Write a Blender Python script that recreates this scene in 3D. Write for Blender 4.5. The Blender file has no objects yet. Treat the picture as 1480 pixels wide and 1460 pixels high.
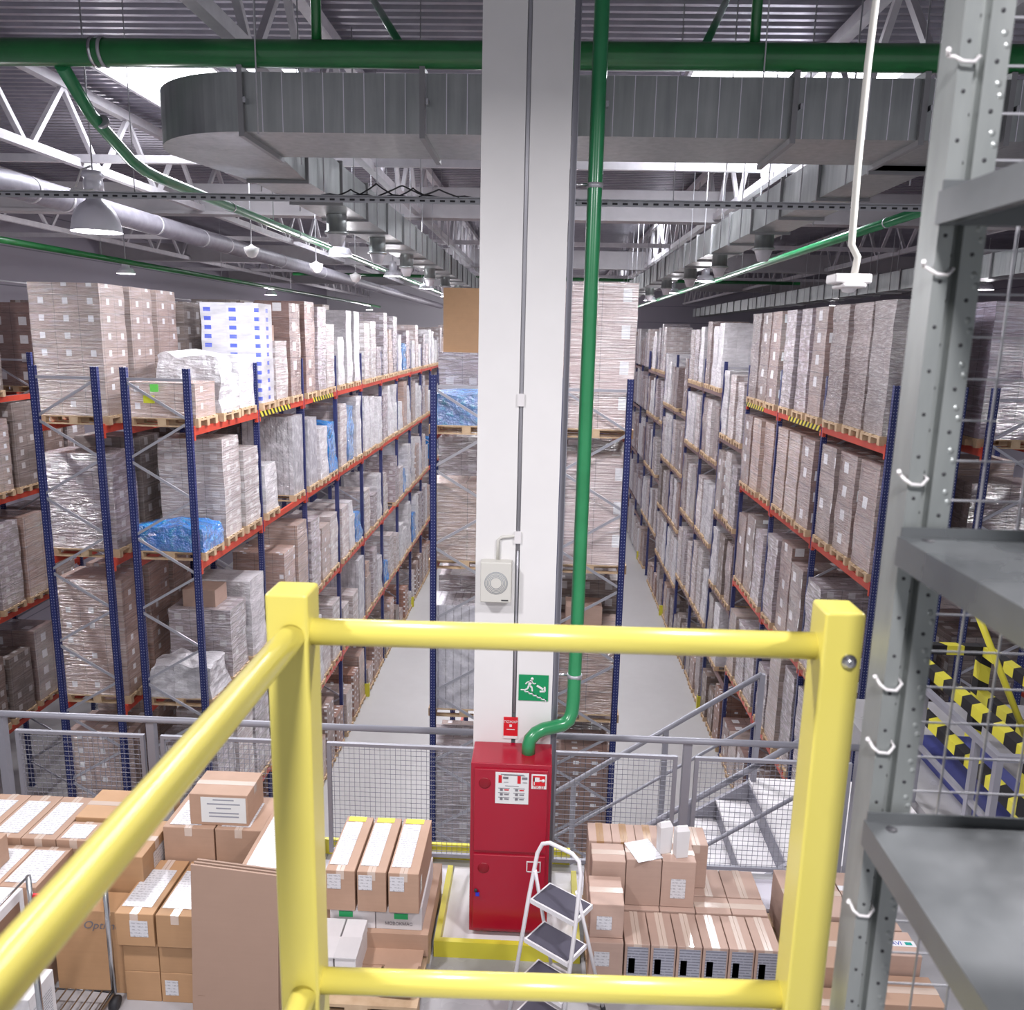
import bpy, math, random
from mathutils import Vector, Matrix, noise
PI = math.pi
H = 11.7            # eye height above the warehouse floor; all z below are measured from the eye
S = bpy.context.scene
COL = S.collection

# ---------------------------------------------------------------- mesh builder
class MB:
    def __init__(s): s.v=[]; s.f=[]; s.m=[]; s.uv=[]; s.sm=[]
    def face(s, pts, mat=0, uv=None, smooth=False):
        i=len(s.v); s.v+= [tuple(p) for p in pts]; s.f.append(tuple(range(i,i+len(pts)))); s.m.append(mat)
        s.uv.append(uv or [(0,0)]*len(pts)); s.sm.append(smooth)
    def hexa(s, P, mat=0, mats=None, uo=(0,0)):
        i=len(s.v); s.v+=[tuple(p) for p in P]
        F=[(0,3,2,1),(4,5,6,7),(0,1,5,4),(2,3,7,6),(1,2,6,5),(3,0,4,7)]   # bottom top front back right left
        for k,f in enumerate(F):
            s.f.append(tuple(i+a for a in f)); s.m.append(mats[k] if mats else mat); s.sm.append(False)
            a,b,c,d=[Vector(P[j]) for j in f]
            w=(b-a).length; h=(d-a).length
            s.uv.append([(uo[0],uo[1]),(uo[0]+w,uo[1]),(uo[0]+w,uo[1]+h),(uo[0],uo[1]+h)])
    def box(s,x0,x1,y0,y1,z0,z1,mat=0,mats=None,uo=(0,0),mx=None):
        P=[(x0,y0,z0),(x1,y0,z0),(x1,y1,z0),(x0,y1,z0),(x0,y0,z1),(x1,y0,z1),(x1,y1,z1),(x0,y1,z1)]
        if mx: P=[mx@Vector(p) for p in P]
        s.hexa(P,mat,mats,uo)
    def bar(s,p0,p1,w,h,mat=0,up=(0,0,1)):
        p0=Vector(p0);p1=Vector(p1);d=(p1-p0).normalized();u=Vector(up)
        if abs(d.dot(u))>.98: u=Vector((0,1,0))
        r=d.cross(u).normalized()*(w/2); u=r.cross(d).normalized()*(h/2)
        P=[p0-r-u,p0+r-u,p1+r-u,p1-r-u,p0-r+u,p0+r+u,p1+r+u,p1-r+u]
        s.hexa(P,mat)
    def tube(s,pts,r,seg=12,mat=0,caps=True):
        pts=[Vector(p) for p in pts]; n=len(pts); rings=[]; prev=None; L=0
        for k,p in enumerate(pts):
            d=(pts[min(k+1,n-1)]-pts[max(k-1,0)]).normalized()
            if prev is None:
                a=Vector((0,0,1)) if abs(d.z)<.9 else Vector((1,0,0)); u=d.cross(a).normalized()
            else: u=(prev-d*prev.dot(d)).normalized()
            prev=u; w=d.cross(u); rr=r[k] if isinstance(r,(list,tuple)) else r
            rings.append(len(s.v)); s.v+=[tuple(p+(u*math.cos(2*PI*j/seg)+w*math.sin(2*PI*j/seg))*rr) for j in range(seg)]
        for k in range(n-1):
            l=(pts[k+1]-pts[k]).length
            for j in range(seg):
                a=rings[k]+j;b=rings[k]+(j+1)%seg;c=rings[k+1]+(j+1)%seg;d=rings[k+1]+j
                s.f.append((a,d,c,b)); s.m.append(mat); s.sm.append(True)
                s.uv.append([(j/seg,L),(j/seg,L+l),((j+1)/seg,L+l),((j+1)/seg,L)])
            L+=l
        if caps:
            for k,rv in ((0,False),(n-1,True)):
                idx=[rings[k]+j for j in range(seg)]
                if rv: idx.reverse()
                s.f.append(tuple(idx)); s.m.append(mat); s.sm.append(False); s.uv.append([(0,0)]*seg)
    def lathe(s,prof,c=(0,0,0),seg=20,mat=0,ax='z'):
        pts=[]
        for r,z in prof:
            for j in range(seg):
                a=2*PI*j/seg; x,y=r*math.cos(a),r*math.sin(a)
                p=(x,y,z) if ax=='z' else ((x,-z,y) if ax=='y' else (z,x,y))
                pts.append((p[0]+c[0],p[1]+c[1],p[2]+c[2]))
        i=len(s.v); s.v+=pts
        for k in range(len(prof)-1):
            for j in range(seg):
                a=i+k*seg+j;b=i+k*seg+(j+1)%seg
                s.f.append((a,b,b+seg,a+seg)); s.m.append(mat); s.sm.append(True); s.uv.append([(0,0)]*4)
    def build(s,name,mats,parent=None,origin=(0,0,0),bevel=0):
        o=Vector(base.get(parent,origin)) if parent else Vector(origin)
        me=bpy.data.meshes.new(name); me.from_pydata([tuple(Vector(p)-o) for p in s.v],[],s.f)
        if not isinstance(mats,(list,tuple)): mats=[mats]
        for m in mats: me.materials.append(M[m])
        me.polygons.foreach_set('material_index',s.m); me.polygons.foreach_set('use_smooth',s.sm)
        ul=me.uv_layers.new(name='UVMap'); flat=[c for f in s.uv for p in f for c in p]; ul.data.foreach_set('uv',flat)
        me.update()
        ob=bpy.data.objects.new(name,me); COL.objects.link(ob)
        if parent: ob.parent=bpy.data.objects[parent] if isinstance(parent,str) else parent
        else: ob.location=o; base[ob]=o
        if parent: base[ob]=o
        if bevel:
            b=ob.modifiers.new('b','BEVEL'); b.width=bevel; b.segments=3; b.limit_method='ANGLE'
            for p in me.polygons: p.use_smooth=True
            w=ob.modifiers.new('n','WEIGHTED_NORMAL'); w.keep_sharp=False
        return ob
base={}
def tag(o,label=None,cat=None,group=None,kind=None):
    if label: o['label']=label
    if cat: o['category']=cat
    if group: o['group']=group
    if kind: o['kind']=kind
    return o
def thing(name,label,cat,loc,group=None):
    o=bpy.data.objects.new(name,None); COL.objects.link(o); o.location=loc; base[o]=Vector(loc); o.empty_display_size=.1
    return tag(o,label,cat,group)
def copy_thing(root,loc,label,group=None,rz=None,sc=None):
    c=root.copy(); COL.objects.link(c); c.location=loc; base[c]=Vector(loc)
    if rz is not None: c.rotation_euler=(0,0,rz)
    c.scale=sc or (1,1,1)
    c['label']=label
    if group: c['group']=group
    for ch in list(root.children):
        d=ch.copy(); COL.objects.link(d); d.parent=c
        for g in list(ch.children):
            e=g.copy(); COL.objects.link(e); e.parent=d
    return c
def text(s,size,mat,parent,loc,rot=(PI/2,0,0),name='lettering',align='CENTER',shear=0,off=0):
    cu=bpy.data.curves.new('t','FONT'); cu.body=s; cu.size=size; cu.align_x=align; cu.align_y='CENTER'; cu.extrude=.0006; cu.shear=shear; cu.offset=off
    t=bpy.data.objects.new('t',cu); COL.objects.link(t)
    bpy.context.view_layer.update()
    me=bpy.data.meshes.new_from_object(t.evaluated_get(bpy.context.evaluated_depsgraph_get()))
    bpy.data.objects.remove(t); me.materials.clear(); me.materials.append(M[mat])
    o=bpy.data.objects.new(name,me); COL.objects.link(o); o.parent=parent
    o.location=Vector(loc)-base[parent]; o.rotation_euler=rot; base[o]=base[parent]
    return o

# ---------------------------------------------------------------- materials
M={}
def mat(name,col,rough=.5,metal=0,coat=0,emit=None,es=0,**k):
    m=bpy.data.materials.new(name); m.use_nodes=True; b=m.node_tree.nodes['Principled BSDF']
    b.inputs['Base Color'].default_value=(*col,1); b.inputs['Roughness'].default_value=rough; b.inputs['Metallic'].default_value=metal
    if coat: b.inputs['Coat Weight'].default_value=coat; b.inputs['Coat Roughness'].default_value=k.get('cr',.15)
    if emit: b.inputs['Emission Color'].default_value=(*emit,1); b.inputs['Emission Strength'].default_value=es
    M[name]=m; return m
class NT:
    def __init__(s,m): s.t=m.node_tree; s.b=s.t.nodes['Principled BSDF']
    def n(s,t,**k):
        x=s.t.nodes.new(t)
        for a,v in k.items():
            if a.startswith('i_'): x.inputs[a[2:].replace('_',' ')].default_value=v
            else: setattr(x,a,v)
        return x
    def l(s,a,b): s.t.links.new(a,b)
    def math(s,op,a,b=None,c=None):
        x=s.t.nodes.new('ShaderNodeMath'); x.operation=op
        for i,v in enumerate((a,b,c)):
            if v is None: continue
            if isinstance(v,(int,float)): x.inputs[i].default_value=v
            else: s.l(v,x.inputs[i])
        return x.outputs[0]
    def mix(s,f,a,b):
        x=s.t.nodes.new('ShaderNodeMix'); x.data_type='RGBA'
        for i,v in ((0,f),(6,a),(7,b)):
            if isinstance(v,(int,float)): x.inputs[i].default_value=v
            elif isinstance(v,tuple): x.inputs[i].default_value=(*v,1) if len(v)==3 else v
            else: s.l(v,x.inputs[i])
        return x.outputs[2]
    def noise(s,vec,scale,detail=3,rough=.5,mapscale=None):
        if mapscale:
            mp=s.n('ShaderNodeMapping'); mp.inputs['Scale'].default_value=mapscale; s.l(vec,mp.inputs[0]); vec=mp.outputs[0]
        x=s.n('ShaderNodeTexNoise'); x.inputs['Scale'].default_value=scale; x.inputs['Detail'].default_value=detail; x.inputs['Roughness'].default_value=rough
        s.l(vec,x.inputs['Vector']); return x.outputs['Fac']
    def ramp(s,f,*st):
        x=s.n('ShaderNodeValToRGB'); e=x.color_ramp.elements
        while len(e)<len(st): e.new(.5)
        for i,(p,c) in enumerate(st): e[i].position=p; e[i].color=(*c,1) if isinstance(c,tuple) else (c,c,c,1)
        s.l(f,x.inputs[0]); return x.outputs[0]
    def bump(s,h,st,dist=.01):
        x=s.n('ShaderNodeBump'); x.inputs['Strength'].default_value=st; x.inputs['Distance'].default_value=dist; s.l(h,x.inputs['Height']); return x.outputs[0]
def noisy(name,c1,c2,rough=.5,scale=4,metal=0,coord='Object',ms=None,bump=0,coat=0,detail=4,rr=None):
    m=mat(name,c1,rough,metal,coat); T=NT(m); tc=T.n('ShaderNodeTexCoord'); v=tc.outputs[coord]
    f=T.noise(v,scale,detail,.6,ms); r=T.ramp(f,(.3,c1),(.7,c2)); T.l(r,T.b.inputs['Base Color'])
    if rr: T.l(T.ramp(f,(.3,rr[0]),(.7,rr[1])),T.b.inputs['Roughness'])
    if bump: T.l(T.bump(f,bump),T.b.inputs['Normal'])
    return m
def wrap(name,col,bw=.4,bh=.28,lab=0,haze_glint=.2,haze_glint_col=(.78,.76,.8),bump=.5,rough=.45,coat=1,fs=(2,22,1),var=.25,off=0,mort=.4,labcol=(.8,.8,.83),labpos=(.3,.62,.35,.8),seam=.008,metal=0,coatr=.16,labp=.7):
    m=mat(name,col,rough,metal,coat); m.node_tree.nodes['Principled BSDF'].inputs['Coat Roughness'].default_value=coatr; m.node_tree.nodes['Principled BSDF'].inputs['Coat IOR'].default_value=2.5 if coat>.7 else 1.5
    T=NT(m); uv=T.n('ShaderNodeUVMap').outputs[0]
    br=T.n('ShaderNodeTexBrick'); br.offset=off; br.inputs['Scale'].default_value=1; br.inputs['Brick Width'].default_value=bw; br.inputs['Row Height'].default_value=bh
    br.inputs['Mortar Size'].default_value=seam; br.inputs['Mortar Smooth'].default_value=.4
    br.inputs['Color1'].default_value=(*col,1); br.inputs['Color2'].default_value=tuple(c*.86 for c in col)+(1,); br.inputs['Mortar'].default_value=tuple(c*mort for c in col)+(1,)
    T.l(uv,br.inputs['Vector']); c=br.outputs['Color']
    oi=T.n('ShaderNodeObjectInfo').outputs['Random']
    hs=T.n('ShaderNodeHueSaturation'); T.l(c,hs.inputs['Color'])
    T.l(T.math('MULTIPLY',T.math('MULTIPLY_ADD',oi,var,1-var*.5),T.math('MULTIPLY_ADD',T.noise(uv,1,3,.6,(1.5,5,1)),1.1,.45)),hs.inputs['Value']); T.l(T.math('MULTIPLY_ADD',T.math('FRACT',T.math('MULTIPLY',oi,7.3)),.5,.7),hs.inputs['Saturation']); c=hs.outputs[0]
    if lab:
        sp=T.n('ShaderNodeSeparateXYZ'); T.l(uv,sp.inputs[0])
        fu=T.math('FRACT',T.math('DIVIDE',sp.outputs[0],bw)); fv=T.math('FRACT',T.math('DIVIDE',sp.outputs[1],bh))
        a=T.math('MULTIPLY',T.math('GREATER_THAN',fu,labpos[0]),T.math('LESS_THAN',fu,labpos[1]))
        b=T.math('MULTIPLY',T.math('GREATER_THAN',fv,labpos[2]),T.math('LESS_THAN',fv,labpos[3]))
        cm=T.n('ShaderNodeCombineXYZ'); T.l(T.math('FLOOR',T.math('DIVIDE',sp.outputs[0],bw)),cm.inputs[0]); T.l(T.math('FLOOR',T.math('DIVIDE',sp.outputs[1],bh)),cm.inputs[1]); T.l(oi,cm.inputs[2]); wn=T.n('ShaderNodeTexWhiteNoise'); T.l(cm.outputs[0],wn.inputs['Vector'])
        k=T.math('MULTIPLY',T.math('MULTIPLY',T.math('MULTIPLY',a,b),lab),T.math('LESS_THAN',wn.outputs[0],labp)); c=T.mix(k,c,labcol)
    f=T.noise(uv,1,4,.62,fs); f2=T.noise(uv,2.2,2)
    if haze_glint:
        hz=T.math('MULTIPLY',T.ramp(f,(.50,0.),(.62,1.)),min(1,haze_glint*1.3)); hz=T.math('ADD',hz,T.math('MULTIPLY',f2,haze_glint*.55)); c=T.mix(hz,c,haze_glint_col)  # whitish film haze, plus white streaks painted in as crinkle glints
    T.l(c,T.b.inputs['Base Color'])
    if bump:
        nb=T.bump(T.math('ADD',f,T.math('MULTIPLY',f2,.8)),1,.05+.10*bump); T.l(nb,T.b.inputs['Coat Normal'])
        nb2=T.bump(f,bump*.35,.02); T.l(nb2,T.b.inputs['Normal'])
    return m
# setting
def floor_mat(name,c1,c2,r0,r1,sc=.5):
    m=mat(name,c1,.4); T=NT(m); v=T.n('ShaderNodeTexCoord').outputs['Object']
    f=T.noise(v,sc,5,.6); g=T.noise(v,sc*14,3,.7)
    c=T.ramp(T.math('MULTIPLY_ADD',g,.25,T.math('MULTIPLY',f,.8)),(.3,c1),(.75,c2)); T.l(c,T.b.inputs['Base Color'])
    T.l(T.ramp(f,(.3,r0),(.7,r1)),T.b.inputs['Roughness']); return m
floor_mat('concrete_floor',(.42,.415,.415),(.50,.495,.50),.28,.38,.2)
floor_mat('mezz_floor',(.30,.30,.31),(.40,.39,.41),.2,.4,.6)
floor_mat('pale_floor',(.66,.64,.72),(.74,.72,.8),.3,.5,.8)
m=mat('panel_wall',(.12,.115,.14),.6); T=NT(m); v=T.n('ShaderNodeTexCoord').outputs['Object']
sp=T.n('ShaderNodeSeparateXYZ'); T.l(v,sp.inputs[0]); s_=T.math('GREATER_THAN',T.math('FRACT',T.math('MULTIPLY',sp.outputs[2],.9)),.03)
T.l(T.mix(s_,(.16,.15,.19),(.33,.31,.37)),T.b.inputs['Base Color'])
mat('pale_wall',(.62,.61,.66),.6)
noisy('deck_steel',(.25,.24,.28),(.34,.32,.37),.33,3,.5)
noisy('girder_paint',(.36,.34,.36),(.42,.40,.42),.6,2)
noisy('truss_paint',(.50,.48,.52),(.60,.58,.61),.5,5)
# duct: galvanised spangle with cross-broken stripes
m=mat('duct_steel',(.42,.44,.44),.36,.7); T=NT(m); v=T.n('ShaderNodeTexCoord').outputs['Object']
f=T.noise(v,1,3,.6,(14,14,1.2)); g=T.noise(v,2.2,4)
T.l(T.ramp(T.math('MULTIPLY_ADD',f,.5,T.math('MULTIPLY',g,.5)),(.3,(.26,.28,.28)),(.7,(.46,.48,.48))),T.b.inputs['Base Color']); T.l(T.ramp(g,(.3,.28),(.7,.5)),T.b.inputs['Roughness'])
mat('duct_flange',(.26,.26,.27),.5,.2)
noisy('round_duct',(.22,.21,.25),(.32,.30,.35),.5,6,.2)
noisy('green_pipe',(.012,.13,.035),(.02,.19,.05),.28,3,coat=.4)
noisy('green_pipe_light',(.02,.21,.075),(.03,.26,.10),.28,3,coat=.4)
# pillar, red cabinet, paints
noisy('pillar_white',(.71,.70,.69),(.77,.76,.75),.55,1.2)
mat('pillar_joint',(.30,.32,.34),.5)
mat('red_paint',(.36,.002,.022),.3,0,.3); mat('red_dark',(.24,.002,.012),.35)
noisy('yellow_paint',(.64,.56,.11),(.68,.60,.13),.32,2,coat=.5)
mat('yellow_floor',(.66,.60,.05),.4); mat('black_paint',(.006,.005,.008),.75)
mat('rail_grey',(.27,.27,.31),.42,.2); mat('mesh_grey',(.20,.20,.24),.45,.3)
mat('wire_pale',(.42,.42,.45),.4,.3)
mat('white_plastic',(.72,.70,.70),.4); mat('white_paint',(.75,.73,.75),.35); mat('cream_plastic',(.60,.59,.54),.45)
mat('tread_rubber',(.075,.07,.10),.8)
mat('sign_green',(.0,.26,.09),.4); mat('sign_white',(.74,.75,.74),.4); mat('sign_red',(.62,.01,.02),.4); mat('print_grey',(.18,.17,.19),.6); mat('print_blue',(.03,.06,.38),.5)
mat('barcode_grey',(.30,.31,.36),.5); mat('barcode_ink',(.10,.105,.15),.5); mat('teal',(.0,.30,.25),.5); mat('label_green',(.02,.42,.14),.5); mat('label_yellow',(.75,.78,.04),.5); mat('label_lime',(.18,.75,.12),.5)
mat('lens_blue',(.02,.03,.5),.4); mat('red_strap',(.7,.01,.03),.5); mat('steel_bright',(.62,.63,.65),.22,1); mat('black_rubber',(.03,.03,.035),.6)
# rack paint with punched-hole dots
def dotted(name,col,dot,pitch=.05):
    m=mat(name,col,.4); T=NT(m); uv=T.n('ShaderNodeUVMap').outputs[0]; sp=T.n('ShaderNodeSeparateXYZ'); T.l(uv,sp.inputs[0])
    fv=T.math('ABSOLUTE',T.math('SUBTRACT',T.math('FRACT',T.math('DIVIDE',sp.outputs[1],pitch)),.5))
    fu=T.math('ABSOLUTE',T.math('SUBTRACT',sp.outputs[0],.05))
    a=T.math('MULTIPLY',T.math('LESS_THAN',fv,.14),T.math('LESS_THAN',T.math('ABSOLUTE',T.math('SUBTRACT',fu,.022)),.006)); T.l(T.mix(a,col,dot),T.b.inputs['Base Color'])
dotted('rack_blue',(.012,.02,.12),(.30,.32,.45))
noisy('beam_orange',(.52,.055,.03),(.60,.075,.04),.4,3)
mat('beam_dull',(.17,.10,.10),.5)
mat('brace_galv',(.42,.42,.47),.4,.5)
m=mat('hazard',(.7,.6,.03),.45); T=NT(m); v=T.n('ShaderNodeTexCoord').outputs['Object']; sp=T.n('ShaderNodeSeparateXYZ'); T.l(v,sp.inputs[0])
ss=T.math('GREATER_THAN',T.math('FRACT',T.math('MULTIPLY',T.math('ADD',T.math('ADD',sp.outputs[1],sp.outputs[0]),sp.outputs[2]),4.6)),.5); T.l(T.mix(ss,(.012,.01,.015),(.72,.62,.05)),T.b.inputs['Base Color'])
m=mat('hazard_wide',(.7,.6,.03),.45); T=NT(m); v=T.n('ShaderNodeTexCoord').outputs['Object']; sp=T.n('ShaderNodeSeparateXYZ'); T.l(v,sp.inputs[0])
ss=T.math('GREATER_THAN',T.math('FRACT',T.math('MULTIPLY',T.math('ADD',T.math('ADD',sp.outputs[1],sp.outputs[0]),sp.outputs[2]),3.4)),.5); T.l(T.mix(ss,(.012,.01,.015),(.8,.64,.04)),T.b.inputs['Base Color'])
mat('platform_blue',(.04,.05,.22),.4)
noisy('pallet_wood',(.48,.33,.20),(.62,.46,.30),.75,8,coord='Object')
# cardboard
def card(name,c,var=.12):
    m=mat(name,c,.62); T=NT(m); v=T.n('ShaderNodeTexCoord').outputs['Object']; f=T.noise(v,9,4,.6); g=T.noise(v,1,2,.5,(3,3,60))
    col=T.ramp(T.math('MULTIPLY_ADD',g,.4,T.math('MULTIPLY',f,.6)),(.3,tuple(x*(1-var*.5) for x in c)),(.7,tuple(min(1,x*(1+var*.5)) for x in c)))
    hs=T.n('ShaderNodeHueSaturation'); T.l(col,hs.inputs['Color']); T.l(T.math('MULTIPLY_ADD',T.n('ShaderNodeObjectInfo').outputs['Random'],.16,.92),hs.inputs['Value']); T.l(hs.outputs[0],T.b.inputs['Base Color'])
card('card',(.42,.27,.19)); card('card_pink',(.46,.32,.26)); card('card_dark',(.26,.15,.10)); card('card_orange',(.46,.27,.14)); card('card_white',(.68,.66,.67)); card('card_sheet',(.36,.24,.18),.05)
mat('tape_clear',(.62,.50,.42),.12,0,1); mat('tape_brown',(.40,.24,.12),.2,0,.6); mat('tape_white',(.78,.78,.8),.2,0,.6)
def paper(name,ink=(.35,.35,.38),rows=.022,dens=.5,base_=(.66,.66,.69),coat=.5):
    m=mat(name,base_,.45,0,coat); T=NT(m); uv=T.n('ShaderNodeUVMap').outputs[0]; sp=T.n('ShaderNodeSeparateXYZ'); T.l(uv,sp.inputs[0])
    row=T.math('LESS_THAN',T.math('FRACT',T.math('DIVIDE',sp.outputs[1],rows)),.42)
    f=T.noise(uv,1,3,.7,(60,1/rows,1)); w=T.math('GREATER_THAN',f,dens); T.l(T.mix(T.math('MULTIPLY',T.math('MULTIPLY',row,w),.75),base_,ink),T.b.inputs['Base Color'])
paper('paper_print'); paper('paper_dense',(.2,.2,.22),.016,.45); paper('paper_grey',(.12,.12,.16),.02,.42,(.36,.37,.43),.3)
# wrapped loads
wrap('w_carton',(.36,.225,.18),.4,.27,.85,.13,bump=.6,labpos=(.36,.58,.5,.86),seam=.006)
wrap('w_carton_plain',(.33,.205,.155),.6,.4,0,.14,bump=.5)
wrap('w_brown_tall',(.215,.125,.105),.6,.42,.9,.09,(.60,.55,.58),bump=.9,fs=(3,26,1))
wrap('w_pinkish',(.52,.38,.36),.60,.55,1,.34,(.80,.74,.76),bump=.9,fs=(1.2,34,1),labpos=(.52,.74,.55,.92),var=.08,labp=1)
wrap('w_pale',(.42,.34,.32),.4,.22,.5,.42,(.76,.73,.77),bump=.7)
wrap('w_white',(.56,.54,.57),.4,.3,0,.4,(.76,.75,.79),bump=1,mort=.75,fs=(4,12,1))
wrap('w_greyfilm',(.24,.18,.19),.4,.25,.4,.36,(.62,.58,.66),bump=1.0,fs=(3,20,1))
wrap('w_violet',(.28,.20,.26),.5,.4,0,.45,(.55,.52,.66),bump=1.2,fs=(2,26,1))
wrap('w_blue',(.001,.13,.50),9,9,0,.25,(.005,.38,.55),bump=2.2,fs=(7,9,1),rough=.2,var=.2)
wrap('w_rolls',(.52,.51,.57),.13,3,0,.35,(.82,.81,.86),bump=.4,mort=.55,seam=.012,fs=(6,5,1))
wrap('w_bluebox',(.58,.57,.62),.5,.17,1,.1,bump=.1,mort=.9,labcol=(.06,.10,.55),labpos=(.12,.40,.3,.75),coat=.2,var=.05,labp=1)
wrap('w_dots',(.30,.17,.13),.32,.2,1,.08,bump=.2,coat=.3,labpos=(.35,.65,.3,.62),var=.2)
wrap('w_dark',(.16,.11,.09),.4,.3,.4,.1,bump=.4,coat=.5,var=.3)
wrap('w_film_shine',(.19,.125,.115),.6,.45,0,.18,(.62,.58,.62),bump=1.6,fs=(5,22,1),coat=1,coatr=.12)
# lamps
mat('lamp_glow',(1,1,1),.5,emit=(1,.98,1),es=14); mat('skylight_glass',(.9,.9,1),.3,emit=(.93,.95,1),es=7); mat('lamp_alu',(.80,.78,.86),.35,.2)

# ---------------------------------------------------------------- the setting
def struct(name,mb,mats,**k): return tag(mb.build(name,mats,**k),kind='structure')
b=MB(); b.box(-18,18,-3,60,-11.9,-11.7); struct('floor',b,'concrete_floor')
b=MB(); y=-3.; zc=3.6
while y<60:
    for (ya,za),(yb,zb) in (((0,0),(.07,0)),((.07,0),(.1,.075)),((.1,.075),(.18,.075)),((.18,.075),(.21,0))):
        b.face([(-18,y+ya,zc+za),(-18,y+yb,zc+zb),(18,y+yb,zc+zb),(18,y+ya,zc+za)])
    y+=.21
b.box(-18,18,-3,60.2,zc+.1,zc+.3); struct('ceiling',b,'deck_steel')
b=MB(); b.box(-16.1,-15.8,-3,60,-11.7,3.7); struct('wall_left',b,'panel_wall')
b=MB(); b.box(18,18.3,-3,60,-11.7,3.7); struct('wall_right',b,'panel_wall')
b=MB(); b.box(-18,2.5,60,60.3,-11.7,3.7,0); b.box(2.5,18,60,60.3,-11.7,3.7,1); struct('wall_back',b,['pale_wall','panel_wall'])
# mezzanine slab the goods stand on
b=MB(); b.box(-9,9,-3,5.84,-4.35,-4.1); o=struct('floor',b,'mezz_floor'); o.name='floor_mezzanine'
b=MB(); b.box(-9,.3,5.84,5.87,-4.4,-3.97); struct('trim_1',b,'yellow_floor')
# skylights
for i,(x0,x1,y0,y1) in enumerate([(-6.35,-4.7,12.1,14.6),(-4.45,-3.5,12.1,14.6),(1.85,3.25,11.9,14.4),(3.45,4.6,11.9,13.2),(-5.6,-3.8,24.5,27),(1.9,3.6,24.5,27),(-5.6,-3.8,36.5,39),(1.9,3.6,36.5,39)]):
    b=MB(); b.box(x0,x1,y0,y1,zc-.04,zc-.02); o=struct('window_%d'%(i+1),b,'skylight_glass')
    f=MB()
    for a in ((x0-.06,x0,y0-.06,y1+.06),(x1,x1+.06,y0-.06,y1+.06),(x0,x1,y0-.06,y0),(x0,x1,y1,y1+.06)): f.box(*a,zc-.1,zc)
    f.build('window_frame','truss_paint',o)
# pillar with its joint groove
b=MB(); b.box(-.431,-.168,5.27,5.74,-4.1,3.6); b.box(-.139,.105,5.27,5.74,-4.1,3.6); b.box(-.168,-.139,5.31,5.74,-4.1,3.6,1)
o=struct('trim_2',b,['pillar_white','pillar_joint'])
# ---------------------------------------------------------------- roof steel
TX=[(-12.6,'far left'),(-7.15,'left'),(-2.7,'centre left'),(3.3,'right'),(9.4,'far right')]
proto=None
for X,w in TX:
    lb='pale painted lattice roof truss running into the hall, %s one of five'%w
    if proto: copy_thing(proto,(X,0,2.35),lb,'lattice roof trusses'); continue
    t=thing('roof_truss',lb,'truss',(X,0,2.35),'lattice roof trusses'); proto=t
    a=MB(); a.box(X-.06,X+.06,2,59.5,2.35,2.47); a.build('bottom_chord','truss_paint',t)
    a=MB(); a.box(X-.07,X+.07,2,59.5,3.38,3.52); a.build('top_chord','truss_paint',t)
    k=0; yy=2.3
    wb=MB()
    while yy<59:
        wb.bar((X,yy,2.45),(X,yy+.85,3.4),.07,.07); wb.bar((X,yy+.85,3.4),(X,yy+1.7,2.45),.07,.07); yy+=1.9
    wb.build('web_lattice','truss_paint',t)
for Y,w in ((17.5,'nearest'),(29.5,'middle'),(41.5,'farthest')):
    b=MB(); b.box(-18,18,Y,Y+.25,2.36,2.9); b.box(-18,18,Y-.08,Y+.33,2.30,2.36)
    tag(b.build('roof_girder','girder_paint',origin=(0,Y,2.3)),'grey cross girder under the roof, %s of the three'%w,'girder','grey cross girders')
for Y,Z,w in ((12.9,2.42,'over the near skylights'),(23.5,2.42,'between the near and middle girders'),(35.5,2.42,'between the middle and far girders')):
    b=MB(); b.box(-18,18,Y,Y+.1,Z,Z+.11); tag(b.build('roof_tie_beam','truss_paint',origin=(0,Y,Z)),'slim white tie beam crossing below the roof, '+w,'beam','white tie beams')
# ---------------------------------------------------------------- pipes
t=thing('sprinkler_main','thick dark green sprinkler main crossing the whole hall in front of the duct','pipe',(0,6.6,2.02))
b=MB(); b.tube([(-9,6.6,2.0),(9,6.6,2.04)],.096,24); b.build('pipe','green_pipe',t)
for x in (-3.45,-3.38,4.6):
    b=MB(); b.lathe([(.098,-.012),(.106,-.012),(.106,.012),(.098,.012)],(x,6.6,2.015),24,0,'x'); b.build('pipe_clamp','steel_bright' if x<-3.4 else 'wire_pale',t)
for x,w in ((-1.77,'left of the pillar'),(1.44,'right of the pillar')):
    b=MB(); b.tube([(x,6.6,2.1),(x,6.6,3.55)],.038,14); tag(b.build('riser_pipe','green_pipe',origin=(x,6.6,2.1)),'short green riser rising from the sprinkler main to the roof, '+w,'pipe','green risers')
for p0,p1,w in (((-1.95,9.4,3.45),(-1.12,6.72,2.05),'left of the pillar'),((1.75,9.4,3.45),(1.08,6.72,2.08),'right of the pillar')):
    b=MB(); b.tube([p0,p1],.033,12); tag(b.build('slanting_pipe','green_pipe_light',origin=p0),'thin green pipe slanting down to the sprinkler main, '+w,'pipe','slanting green pipes')
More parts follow.
